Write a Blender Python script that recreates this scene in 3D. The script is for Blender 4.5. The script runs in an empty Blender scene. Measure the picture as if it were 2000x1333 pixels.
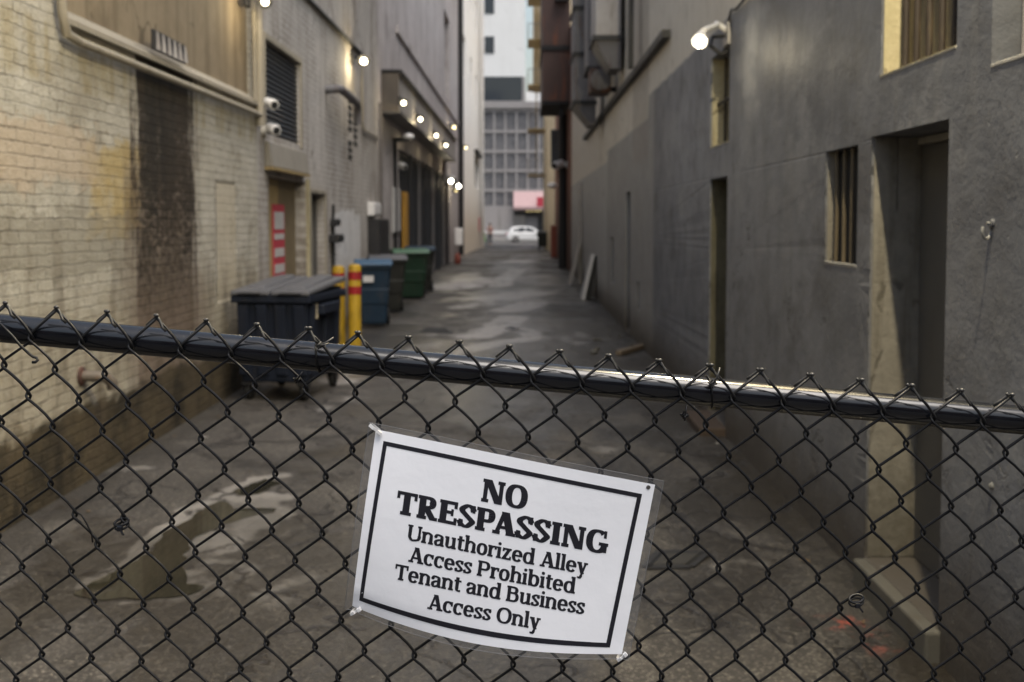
import bpy, bmesh, math, random
from mathutils import Vector, Matrix, noise as mnoise
R = math.radians
rnd = random.Random(7)
SC = bpy.context.scene
COL = SC.collection

# ------------------------------------------------------------------ camera
F = 2100.0; PX0 = 1018.0; HOR = 430.0; PITCH = R(3.2); H = 1.65
CY = HOR + F * math.tan(PITCH)
cam_d = bpy.data.cameras.new('camera'); cam = bpy.data.objects.new('camera', cam_d); COL.objects.link(cam)
cam.location = (0, 0, H); cam.rotation_euler = (R(90) - PITCH, 0, 0)
cam_d.sensor_width = 36; cam_d.lens = F / 2000 * 36
cam_d.shift_x = -(PX0 - 1000) / 2000
cam_d.shift_y = -(666.5 - CY) / 2000
cam_d.clip_start = 0.05; cam_d.clip_end = 2000
cam_d.dof.use_dof = True; cam_d.dof.focus_distance = 1.62; cam_d.dof.aperture_fstop = 5.6
SC.camera = cam

# ------------------------------------------------------------------ world, sun, exposure
SUN_EL, SUN_AZ = R(66), R(145)          # azimuth of the sun seen from above, clockwise from +Y
w = bpy.data.worlds.new('World'); SC.world = w; w.use_nodes = True
nt = w.node_tree; bg = nt.nodes['Background']
sky = nt.nodes.new('ShaderNodeTexSky'); sky.sky_type = 'NISHITA'; sky.sun_disc = False
sky.sun_elevation = SUN_EL; sky.sun_rotation = SUN_AZ
sky.air_density = 1.6; sky.dust_density = 4.0; sky.ozone_density = 1.0
hs = nt.nodes.new('ShaderNodeHueSaturation'); hs.inputs['Saturation'].default_value = 0.75
nt.links.new(sky.outputs[0], hs.inputs['Color']); nt.links.new(hs.outputs[0], bg.inputs[0])
bg.inputs[1].default_value = 0.15
sl = bpy.data.lights.new('sun', 'SUN'); so = bpy.data.objects.new('sun', sl); COL.objects.link(so)
sl.energy = 1.5; sl.angle = R(32); sl.color = (1.0, 0.96, 0.92)
sd = Vector((math.sin(SUN_AZ) * math.cos(SUN_EL), math.cos(SUN_AZ) * math.cos(SUN_EL), math.sin(SUN_EL)))
so.rotation_euler = sd.to_track_quat('Z', 'Y').to_euler(); so.location = (0, -20, 30)
vs = SC.view_settings; SC.display_settings.display_device = 'sRGB'
vs.view_transform = 'Standard'; vs.look = 'None'; vs.exposure = 0.30; vs.gamma = 1; vs.use_curve_mapping = False
SC.cycles.use_denoising = True
SC.cycles.max_bounces = 8; SC.cycles.transparent_max_bounces = 12
SC.cycles.sample_clamp_indirect = 6.0

# ------------------------------------------------------------------ rays from photo pixels to real planes
FW = Vector((0, math.cos(PITCH), -math.sin(PITCH))); UP = Vector((0, math.sin(PITCH), math.cos(PITCH))); RT = Vector((1, 0, 0))
CAM = Vector((0, 0, H))
def ray(px, py): return FW + RT * ((px - PX0) / F) + UP * ((CY - py) / F)
def onX(px, py, X): d = ray(px, py); return CAM + d * (X / d.x)
def onY(px, py, Y): d = ray(px, py); return CAM + d * (Y / d.y)
def onZ(px, py, z=0.0): d = ray(px, py); return CAM + d * ((z - H) / d.z)
LX, RX = -2.75, 1.565
def zg(y):
    t = min(max((y - 40) / 60.0, 0), 1); return -0.42 * t * t * (3 - 2 * t)

# ------------------------------------------------------------------ mesh builder
ORI = {}
class MB:
    def __init__(s): s.v = []; s.f = []
    def poly(s, pts):
        n = len(s.v); s.v += [Vector(p) for p in pts]; s.f.append(list(range(n, n + len(pts)))); return s
    def box(s, x0, x1, y0, y1, z0, z1):
        n = len(s.v)
        s.v += [Vector((x, y, z)) for z in (z0, z1) for y in (y0, y1) for x in (x0, x1)]
        s.f += [[n + i for i in q] for q in ((0, 2, 3, 1), (4, 5, 7, 6), (0, 1, 5, 4), (2, 6, 7, 3), (0, 4, 6, 2), (1, 3, 7, 5))]
        return s
    def hexa(s, b, t):
        n = len(s.v); s.v += [Vector(p) for p in b] + [Vector(p) for p in t]
        s.f += [[n + i for i in q] for q in ((3, 2, 1, 0), (4, 5, 6, 7), (0, 1, 5, 4), (1, 2, 6, 5), (2, 3, 7, 6), (3, 0, 4, 7))]
        return s
    def frustum(s, cx, cy, z0, z1, a0, b0, a1, b1):
        return s.hexa([(cx - a0, cy - b0, z0), (cx + a0, cy - b0, z0), (cx + a0, cy + b0, z0), (cx - a0, cy + b0, z0)],
                      [(cx - a1, cy - b1, z1), (cx + a1, cy - b1, z1), (cx + a1, cy + b1, z1), (cx - a1, cy + b1, z1)])
    def bar(s, p0, p1, w, h, up=(0, 0, 1)):
        p0, p1 = Vector(p0), Vector(p1); d = (p1 - p0).normalized(); u = Vector(up)
        if abs(d.dot(u)) > 0.98: u = Vector((0, 1, 0))
        sx = d.cross(u).normalized() * (w / 2); sz = sx.cross(d).normalized() * (h / 2)
        return s.hexa([p0 - sx - sz, p0 + sx - sz, p0 + sx + sz, p0 - sx + sz], [p1 - sx - sz, p1 + sx - sz, p1 + sx + sz, p1 - sx + sz])
    def tube(s, pts, r, n=8, cap=True):
        pts = [Vector(p) for p in pts]; m = len(pts); rr = r if isinstance(r, (list, tuple)) else [r] * m
        base = len(s.v); ref = None
        for i, p in enumerate(pts):
            d = (pts[min(i + 1, m - 1)] - pts[max(i - 1, 0)])
            d = d.normalized() if d.length > 1e-9 else Vector((0, 0, 1))
            if ref is None:
                ref = Vector((0, 0, 1)) if abs(d.z) < 0.9 else Vector((1, 0, 0))
            a = ref - d * ref.dot(d)
            if a.length < 1e-6: a = d.orthogonal()
            a.normalize(); ref = a; b = d.cross(a)
            for k in range(n):
                t = 2 * math.pi * k / n; s.v.append(p + (a * math.cos(t) + b * math.sin(t)) * rr[i])
        for i in range(m - 1):
            for k in range(n):
                k2 = (k + 1) % n
                s.f.append([base + i * n + k, base + i * n + k2, base + (i + 1) * n + k2, base + (i + 1) * n + k])
        if cap:
            s.f.append([base + k for k in range(n)][::-1]); s.f.append([base + (m - 1) * n + k for k in range(n)])
        return s
    def lathe(s, prof, c, axis=(0, 0, 1), n=20):
        ax = Vector(axis).normalized(); a = ax.orthogonal().normalized(); b = ax.cross(a); c = Vector(c); base = len(s.v)
        for r, h in prof:
            for k in range(n):
                t = 2 * math.pi * k / n; s.v.append(c + ax * h + (a * math.cos(t) + b * math.sin(t)) * max(r, 1e-5))
        for i in range(len(prof) - 1):
            for k in range(n):
                k2 = (k + 1) % n; s.f.append([base + i * n + k, base + i * n + k2, base + (i + 1) * n + k2, base + (i + 1) * n + k])
        s.f.append([base + k for k in range(n)][::-1]); s.f.append([base + (len(prof) - 1) * n + k for k in range(n)])
        return s
    def ball(s, c, r, n=16, sq=(1, 1, 1)):
        base = len(s.v); c = Vector(c); m = n // 2
        for i in range(m + 1):
            ph = math.pi * i / m
            for k in range(n):
                t = 2 * math.pi * k / n
                s.v.append(c + Vector((math.sin(ph) * math.cos(t) * sq[0], math.sin(ph) * math.sin(t) * sq[1], math.cos(ph) * sq[2])) * r)
        for i in range(m):
            for k in range(n):
                k2 = (k + 1) % n; s.f.append([base + i * n + k, base + i * n + k2, base + (i + 1) * n + k2, base + (i + 1) * n + k])
        return s
    def prism(s, pts, vec):
        pts = [Vector(p) for p in pts]; vec = Vector(vec); n = len(s.v); m = len(pts)
        s.v += pts + [p + vec for p in pts]
        s.f.append(list(range(n, n + m))[::-1]); s.f.append(list(range(n + m, n + 2 * m)))
        for i in range(m):
            j = (i + 1) % m; s.f.append([n + i, n + j, n + m + j, n + m + i])
        return s
    def build(s, name, mat, parent=None, smooth=False, bevel=0.0, weld=True, fix=None):
        o0 = ORI.get(parent.name, Vector((0, 0, 0))) if parent else Vector((0, 0, 0))
        me = bpy.data.meshes.new(name); me.from_pydata([tuple(p - o0) for p in s.v], [], s.f)
        if weld:
            bm = bmesh.new(); bm.from_mesh(me); bmesh.ops.remove_doubles(bm, verts=bm.verts, dist=1e-5)
            bmesh.ops.recalc_face_normals(bm, faces=bm.faces)
            if fix: fix(bm, o0)
            bm.to_mesh(me); bm.free()
        me.materials.append(mat)
        if smooth:
            me.polygons.foreach_set('use_smooth', [True] * len(me.polygons))
            if smooth != 'all':
                try: me.set_sharp_from_angle(angle=R(40))
                except Exception: pass
        o = bpy.data.objects.new(name, me); COL.objects.link(o)
        if parent: o.parent = parent
        ORI[o.name] = o0
        if bevel:
            b = o.modifiers.new('bevel', 'BEVEL'); b.width = bevel; b.segments = 2; b.limit_method = 'ANGLE'; b.angle_limit = R(35)
        return o
def tag(o, label, cat, group=None):
    o['label'] = label; o['category'] = cat
    if group: o['group'] = group
    return o
def thing(name, label, cat, loc=(0, 0, 0), group=None):
    o = bpy.data.objects.new(name, None); o.empty_display_size = 0.1; COL.objects.link(o); o.location = loc
    ORI[o.name] = Vector(loc); return tag(o, label, cat, group)
def structure(o): o['kind'] = 'structure'; return o
def dup(root, loc, rotz, label):
    def cp(o, par):
        c = o.copy(); COL.objects.link(c); c.parent = par
        for ch in list(o.children): cp(ch, c)
        return c
    r = cp(root, None); r.location = loc; r.rotation_euler = (0, 0, rotz); r['label'] = label; return r

# ------------------------------------------------------------------ material helpers
class MT:
    def __init__(s, name):
        s.m = bpy.data.materials.new(name); s.m.use_nodes = True; s.t = s.m.node_tree
        s.b = s.t.nodes['Principled BSDF']; s._xyz = None
    def put(s, sock, v):
        if isinstance(v, bpy.types.NodeSocket): s.t.links.new(v, sock)
        elif isinstance(v, (tuple, list)): sock.default_value = tuple(v) + ((1.0,) if len(v) == 3 and sock.type == 'RGBA' else ())
        else: sock.default_value = v
    def node(s, ty, out=0, props=None, **inp):
        n = s.t.nodes.new(ty)
        for k, v in (props or {}).items(): setattr(n, k, v)
        for k, v in inp.items():
            k = int(k[1:]) if k[0] == '_' else k.replace('_', ' ')
            s.put(n.inputs[k], v)
        return n.outputs[out]
    def pos(s): return s.node('ShaderNodeNewGeometry')
    def xyz(s):
        if s._xyz is None:
            n = s.t.nodes.new('ShaderNodeSeparateXYZ'); s.t.links.new(s.pos(), n.inputs[0]); s._xyz = n.outputs[:]
        return s._xyz
    def vec(s, x, y, z): return s.node('ShaderNodeCombineXYZ', _0=x, _1=y, _2=z)
    def scaled(s, sx, sy, sz, off=0.0):
        v = s.node('ShaderNodeVectorMath', props={'operation': 'MULTIPLY'}, _0=s.pos(), _1=(sx, sy, sz))
        return s.node('ShaderNodeVectorMath', props={'operation': 'ADD'}, _0=v, _1=(off, off * 0.7, off * 1.3)) if off else v
    def noise(s, vec, scale, detail=4, rough=0.55):
        return s.node('ShaderNodeTexNoise', Vector=vec, Scale=scale, Detail=detail, Roughness=rough)
    def math(s, op, a, b=0.0, clamp=False): return s.node('ShaderNodeMath', props={'operation': op, 'use_clamp': clamp}, _0=a, _1=b)
    def add(s, a, b): return s.math('ADD', a, b)
    def mul(s, a, b): return s.math('MULTIPLY', a, b)
    def sub(s, a, b): return s.math('SUBTRACT', a, b)
    def step(s, x, a, b):     # smooth 0..1 while x goes a..b
        return s.node('ShaderNodeMapRange', props={'interpolation_type': 'SMOOTHSTEP'}, Value=x, From_Min=a, From_Max=b, To_Min=0.0, To_Max=1.0) if a < b else \
            s.sub(1.0, s.step(x, b, a))
    def win(s, x, a, b, e): return s.mul(s.step(x, a - e, a + e), s.step(x, b + e, b - e))
    def mix(s, fac, a, b):
        n = s.t.nodes.new('ShaderNodeMix'); n.data_type = 'RGBA'; n.clamp_factor = True
        s.put(n.inputs[0], fac); s.put(n.inputs[6], a); s.put(n.inputs[7], b); return n.outputs[2]
    def mulc(s, a, b):
        n = s.t.nodes.new('ShaderNodeMix'); n.data_type = 'RGBA'; n.blend_type = 'MULTIPLY'
        n.inputs[0].default_value = 1.0; s.put(n.inputs[6], a); s.put(n.inputs[7], b); return n.outputs[2]
    def bump(s, h, strength=0.4, dist=0.01, normal=None):
        n = s.t.nodes.new('ShaderNodeBump'); n.inputs['Strength'].default_value = strength; n.inputs['Distance'].default_value = dist
        s.put(n.inputs['Height'], h)
        if normal is not None: s.put(n.inputs['Normal'], normal)
        return n.outputs[0]
    def done(s, color, rough=0.8, spec=0.3, metal=0.0, normal=None, **kw):
        s.put(s.b.inputs['Base Color'], color); s.put(s.b.inputs['Roughness'], rough)
        s.put(s.b.inputs['Specular IOR Level'], spec); s.put(s.b.inputs['Metallic'], metal)
        if normal is not None: s.put(s.b.inputs['Normal'], normal)
        for k, v in kw.items(): s.put(s.b.inputs[k.replace('_', ' ')], v)
        return s.m
def sc3(c, k): return tuple(x * k for x in c)
def worn(name, c, rough=0.6, var=0.35, scale=6.0, dirt=(0.05, 0.042, 0.032), dirt_amt=0.35, metal=0.0, spec=0.35, bmp=0.15):
    """a surface of one colour with uneven tone, grime in vertical streaks and fine relief"""
    m = MT(name)
    n1 = m.noise(m.scaled(1, 1, 1), scale, 5, 0.6); n2 = m.noise(m.scaled(1, 1, 0.18, 3.1), scale * 2.2, 4, 0.6)
    c1 = m.mix(n1, sc3(c, 1 - var), sc3(c, 1 + var * 0.6))
    d = m.mul(m.step(n2, 0.5, 0.75), dirt_amt)
    col = m.mix(d, c1, dirt)
    h = m.noise(m.scaled(1, 1, 1), scale * 14, 4, 0.6)
    return m.done(col, m.add(m.mul(n1, 0.25), rough - 0.12), spec, metal, m.bump(h, bmp, 0.004))
def plain(name, c, rough=0.5, spec=0.4, metal=0.0, **kw): return MT(name).done(c, rough, spec, metal, **kw)
def emit(name, c, e): return MT(name).done((0.8, 0.8, 0.8), 0.4, Emission_Color=c, Emission_Strength=e)

# --- painted brick (left front building)
def brick_mat():
    m = MT('painted_brick'); x, y, z = m.xyz()
    wob = m.noise(m.scaled(1, 1, 1), 3.0, 3); wob2 = m.noise(m.scaled(1, 1, 1, 5.0), 17.0, 4)
    yy = m.add(y, m.add(m.mul(wob, 0.03), m.mul(wob2, 0.024))); zz = m.add(z, m.add(m.mul(wob, 0.03), m.mul(wob2, 0.02)))
    br = m.t.nodes.new('ShaderNodeTexBrick'); m.put(br.inputs['Vector'], m.vec(yy, zz, 0.0))
    br.inputs['Scale'].default_value = 1; br.inputs['Brick Width'].default_value = 0.215; br.inputs['Row Height'].default_value = 0.070
    br.inputs['Mortar Size'].default_value = 0.007; br.inputs['Mortar Smooth'].default_value = 0.5; br.offset = 0.5
    br.inputs['Color1'].default_value = (0.2, 0.2, 0.2, 1); br.inputs['Color2'].default_value = (1, 1, 1, 1); br.inputs['Mortar'].default_value = (0.5, 0.5, 0.5, 1)
    big = m.noise(m.scaled(1, 0.8, 0.9), 0.7, 4); med = m.noise(m.scaled(1, 1, 1.6, 2.0), 4.5, 5, 0.65); fine = m.noise(m.scaled(1, 1, 1.5), 28, 5, 0.65)
    cream = m.mix(med, (0.37, 0.345, 0.285), (0.63, 0.605, 0.53))
    cream = m.mix(m.mul(m.sub(br.outputs['Color'], 0.2), 0.40), cream, (0.33, 0.30, 0.24)); cream = m.mix(m.mul(m.step(fine, 0.48, 0.68), 0.5), cream, (0.22, 0.19, 0.135))
    blot = m.noise(m.scaled(1, 1, 1, 31.0), 1.7, 6, 0.7); cream = m.mix(m.mul(m.step(blot, 0.50, 0.68), 0.55), cream, (0.235, 0.205, 0.15)); cream = m.mix(m.mul(m.step(blot, 0.44, 0.30), 0.4), cream, (0.68, 0.665, 0.61))
    # repainted patches: ochre, pinkish, grey
    e = m.mul(m.sub(med, 0.5), 0.9)
    yn = m.add(y, e); zn = m.add(z, m.mul(e, 0.6))
    och = m.mul(m.win(yn, 6.9, 7.85, 0.16), m.win(zn, 1.55, 2.17, 0.05))
    pnk = m.mul(m.win(yn, 5.0, 7.1, 0.2), m.win(zn, 1.85, 2.2, 0.05))
    cream = m.mix(m.mul(pnk, 0.5), cream, (0.52, 0.40, 0.28)); cream = m.mix(m.mul(m.mul(och, m.step(blot, 0.72, 0.42)), 0.75), cream, (0.43, 0.31, 0.10))
    gry = m.mul(m.win(yn, 4.0, 7.6, 0.1), m.win(zn, 1.30, 1.69, 0.02)); cream = m.mix(m.mul(gry, 0.6), cream, (0.26, 0.24, 0.19))
    rough_patch = m.mul(m.win(y, 9.7, 10.35, 0.02), m.win(z, 0.9, 2.0, 0.02)); cream = m.mix(m.mul(rough_patch, 0.6), cream, (0.50, 0.44, 0.33))
    gb = m.mul(m.win(yn, 9.9, 11.2, 0.03), m.step(zn, 1.02, 0.96)); cream = m.mix(m.mul(gb, 0.7), cream, (0.27, 0.25, 0.22))
    lowc = m.step(zn, 1.35, 0.9); cream = m.mix(m.mul(lowc, 0.5), cream, (0.29, 0.245, 0.165))
    crack = m.mul(br.outputs['Fac'], m.step(m.noise(m.scaled(1, 1, 1, 9.0), 5.0, 5, 0.75), 0.50, 0.66))
    cream = m.mix(m.mul(crack, 0.65), cream, (0.085, 0.07, 0.05))
    # soot running down from the vent
    st = m.noise(m.scaled(1, 1, 0.10), 9.0, 5, 0.6); st2 = m.noise(m.scaled(1, 1, 0.8, 4.0), 15.0, 5, 0.7)
    ys = m.add(y, m.add(m.mul(m.sub(st, 0.5), 0.80), m.mul(m.sub(st2, 0.5), 0.34)))
    core = m.mul(m.win(ys, 7.72, 9.08, 0.12), m.step(m.add(z, m.mul(m.sub(st2, 0.5), 1.1)), 0.55, 1.75))
    side = m.mul(m.win(ys, 7.40, 9.0, 0.12), m.step(m.add(m.mul(st2, 0.8), z), 2.75, 2.15)); side = m.mul(side, m.step(z, 0.4, 1.5))
    lo = m.mul(m.win(ys, 7.55, 9.4, 0.25), m.step(z, 1.5, 0.9))
    thin = m.add(0.45, m.mul(st2, 0.9)); thin = m.math('MINIMUM', thin, 1.0)
    lump = m.noise(m.scaled(1, 1, 0.7, 44.0), 3.2, 5, 0.7)
    # the soot wears off where the bricks stick out
    wear = m.mul(m.step(m.noise(m.scaled(1, 1, 1.6, 8.0), 15, 6, 0.75), 0.45, 0.62), m.add(0.15, m.step(z, 2.75, 1.2)))
    core = m.mul(core, m.sub(1.0, m.mul(m.mul(wear, m.add(0.35, m.step(lump, 0.42, 0.6))), 0.75)))
    c = m.mix(m.mul(side, m.mul(thin, 0.62)), cream, (0.12, 0.085, 0.055))
    c = m.mix(m.mul(lo, 0.5), c, (0.16, 0.115, 0.09)); c = m.mix(m.mul(m.win(ys, 7.7, 9.1, 0.08), m.mul(m.step(z, 2.8, 2.3), 0.55)), c, (0.15, 0.105, 0.08))
    c = m.mix(m.math('MINIMUM', m.mul(core, m.add(thin, 0.2)), 0.95), c, m.mix(m.step(st, 0.35, 0.6), (0.012, 0.011, 0.009), (0.032, 0.024, 0.017)))
    # bare dirty footing band
    edge = m.add(z, m.add(m.mul(m.sub(med, 0.5), 0.22), m.mul(m.sub(m.noise(m.scaled(1, 1, 1), 1.6, 3), 0.5), 0.25)))
    foot = m.step(edge, 0.50, 0.42)
    footc = m.mix(m.step(blot, 0.35, 0.65), (0.030, 0.025, 0.017), (0.095, 0.075, 0.045))
    c = m.mix(foot, c, footc)
    grime = m.mul(m.step(m.noise(m.scaled(1, 1, 0.25, 6.0), 4.0, 5, 0.6), 0.46, 0.66), m.step(z, 2.4, 0.3)); c = m.mix(m.mul(grime, 0.7), c, (0.09, 0.07, 0.045))
    under = m.mul(m.win(z, 2.45, 2.80, 0.03), m.step(m.noise(m.scaled(1, 1, 0.2, 2.0), 7, 3), 0.40, 0.62)); c = m.mix(m.mul(m.mul(under, m.sub(1.0, m.win(y, 7.6, 9.1, 0.1))), 0.45), c, (0.30, 0.235, 0.10))
    hgt = m.add(m.mul(m.sub(1.0, br.outputs['Fac']), 0.8), m.add(m.mul(fine, 0.45), m.mul(med, 0.7)))
    hgt = m.mul(hgt, m.sub(1.0, m.mul(rough_patch, 0.8)))
    return m.done(c, 0.75, 0.25, 0, m.bump(hgt, 1.0, 0.022))

# --- plaster / stucco with streaks
def stucco(name, c1, c2, grime=(0.10, 0.085, 0.065), foot=0.5, foot_amt=0.5, streak=0.3, scale=1.0, bmp=0.25, brick=0.0):
    m = MT(name); x, y, z = m.xyz()
    n1 = m.noise(m.scaled(1, 1, 1), 0.9 * scale, 5, 0.6); n2 = m.noise(m.scaled(1, 1, 0.07, 2.0), 5 * scale, 5, 0.6)
    n3 = m.noise(m.scaled(1, 1, 1, 7.0), 7 * scale, 6, 0.65); n4 = m.noise(m.scaled(1, 0.6, 0.5, 12.0), 1.6 * scale, 6, 0.72)
    c = m.mix(m.step(m.add(m.mul(n1, 0.6), m.mul(n3, 0.4)), 0.3, 0.7), c1, c2)
    c = m.mix(m.mul(m.step(n2, 0.46, 0.70), streak), c, grime)
    c = m.mix(m.mul(m.step(n4, 0.52, 0.68), streak * 0.8), c, grime)
    f = m.step(m.add(z, m.mul(m.sub(n3, 0.5), 0.9)), foot, foot * 0.2); c = m.mix(m.mul(f, foot_amt), c, grime)
    h = m.add(m.noise(m.scaled(1, 1, 1), 40, 5, 0.6), m.mul(n3, 1.5))
    if brick:
        br = m.t.nodes.new('ShaderNodeTexBrick'); m.put(br.inputs['Vector'], m.vec(m.add(y, m.mul(n3, 0.03)), m.add(z, m.mul(n3, 0.03)), 0.0))
        br.inputs['Scale'].default_value = 1; br.inputs['Brick Width'].default_value = 0.22; br.inputs['Row Height'].default_value = 0.075; br.inputs['Mortar Size'].default_value = 0.009
        h = m.sub(h, m.mul(br.outputs['Fac'], 2.0)); c = m.mix(m.mul(m.mul(br.outputs['Fac'], m.step(n4, 0.4, 0.6)), brick), c, grime)
    ck = m.math('ABSOLUTE', m.sub(m.noise(m.scaled(1, 1, 0.5, 40.0), 0.8, 5, 0.5), 0.5)); ckm = m.mul(m.step(ck, 0.006, 0.002), m.step(n1, 0.48, 0.55))
    c = m.mix(m.mul(ckm, 0.55), c, sc3(grime, 0.45))
    return m.done(c, 0.8, 0.25, 0, m.bump(m.sub(h, ckm), bmp, 0.014))

# --- right building: grey paint below, bare streaked concrete above
def grey_mat():
    m = MT('grey_painted_concrete'); x, y, z = m.xyz()
    big = m.noise(m.scaled(1, 0.5, 0.6), 0.8, 4); med = m.noise(m.scaled(1, 1, 1, 3.0), 3.5, 5, 0.62); fine = m.noise(m.scaled(1, 1, 1), 30, 5, 0.65)
    stv = m.noise(m.scaled(1, 1, 0.05), 7.0, 5, 0.6)
    paint = m.mix(m.step(big, 0.3, 0.7), (0.102, 0.108, 0.126), (0.228, 0.236, 0.258))
    paint = m.mix(m.mul(m.step(med, 0.45, 0.7), 0.35), paint, (0.066, 0.065, 0.068))
    sm = m.noise(m.scaled(1, 0.45, 0.8, 15.0), 1.5, 7, 0.72); paint = m.mix(m.mul(m.step(sm, 0.52, 0.64), 0.6), paint, (0.070, 0.068, 0.070)); paint = m.mix(m.mul(m.step(sm, 0.46, 0.36), 0.62), paint, (0.245, 0.248, 0.258))
    paint = m.mix(m.mul(m.step(stv, 0.50, 0.72), 0.4), paint, (0.185, 0.183, 0.18))
    # older, lighter and browner paint towards the far end, with blocky roller edges; lightened further to make up for low light
    far = m.step(m.add(y, m.mul(m.sub(med, 0.5), 0.4)), 12.6, 12.9)
    lt = m.mix(stv, (0.24, 0.232, 0.215), (0.38, 0.365, 0.34)); paint = m.mix(m.mul(far, 0.6), paint, lt)
    far2 = m.step(y, 19.5, 19.8); paint = m.mix(m.mul(far2, 0.7), paint, (0.38, 0.375, 0.365))
    conc = m.mix(stv, (0.45, 0.405, 0.335), (0.62, 0.575, 0.50)); conc = m.mix(m.mul(m.step(med, 0.5, 0.75), 0.4), conc, (0.24, 0.21, 0.17))
    line = m.add(m.mul(m.step(y, 13.25, 13.35), -0.27), 3.17); line = m.add(line, m.mul(m.step(y, 19.5, 19.7), -0.2))
    up = m.step(m.sub(m.add(z, m.mul(m.sub(med, 0.5), 0.09)), line), -0.02, 0.02)
    c = m.mix(up, paint, conc)
    pil = m.mul(m.win(y, 13.3, 15.2, 0.05), m.step(z, 2.3, 2.5)); c = m.mix(m.mul(pil, 0.45), c, (0.20, 0.17, 0.145))
    # dirt splashed up at the foot and rubbed patches
    f = m.step(m.add(z, m.mul(m.sub(med, 0.5), 0.5)), 0.60, 0.05); c = m.mix(m.mul(f, 0.85), c, (0.052, 0.041, 0.029))
    brn = m.mul(m.win(m.add(y, med), 3.9, 8.9, 0.5), m.step(z, 2.4, 1.2)); c = m.mix(m.mul(brn, 0.28), c, (0.095, 0.086, 0.074))
    pits = m.step(m.noise(m.scaled(1, 1, 1, 11.0), 16, 3, 0.6), 0.69, 0.73); c = m.mix(m.mul(pits, 0.5), c, (0.24, 0.24, 0.235))
    cn = m.math('ABSOLUTE', m.sub(m.noise(m.scaled(1, 1, 1, 40.0), 0.9, 6, 0.55), 0.5)); ck = m.mul(m.step(cn, 0.0045, 0.0015), m.step(big, 0.50, 0.56)); c = m.mix(m.mul(ck, 0.6), c, (0.035, 0.032, 0.028))
    drip = m.mul(m.step(m.noise(m.scaled(1, 1, 0.035, 3.0), 11.0, 4, 0.6), 0.60, 0.70), m.step(m.noise(m.scaled(1, 1, 1, 19.0), 0.8, 3), 0.45, 0.6)); c = m.mix(m.mul(drip, 0.4), c, (0.06, 0.052, 0.044))
    chipm = m.mul(m.step(m.noise(m.scaled(1, 1, 1, 27.0), 6.0, 6, 0.75), 0.64, 0.67), m.step(z, 2.2, 0.6)); c = m.mix(m.mul(chipm, 0.6), c, (0.22, 0.215, 0.20))
    h = m.add(m.add(m.mul(fine, 0.35), m.mul(med, 1.3)), m.sub(m.mul(pits, -0.5), m.add(m.mul(ck, 0.6), m.mul(chipm, 0.5))))
    h = m.add(h, m.add(m.mul(big, 2.5), m.mul(sm, 1.2)))
    return m.done(c, m.add(0.40, m.mul(med, 0.3)), 0.35, 0, m.bump(h, 0.42, 0.018))

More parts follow.
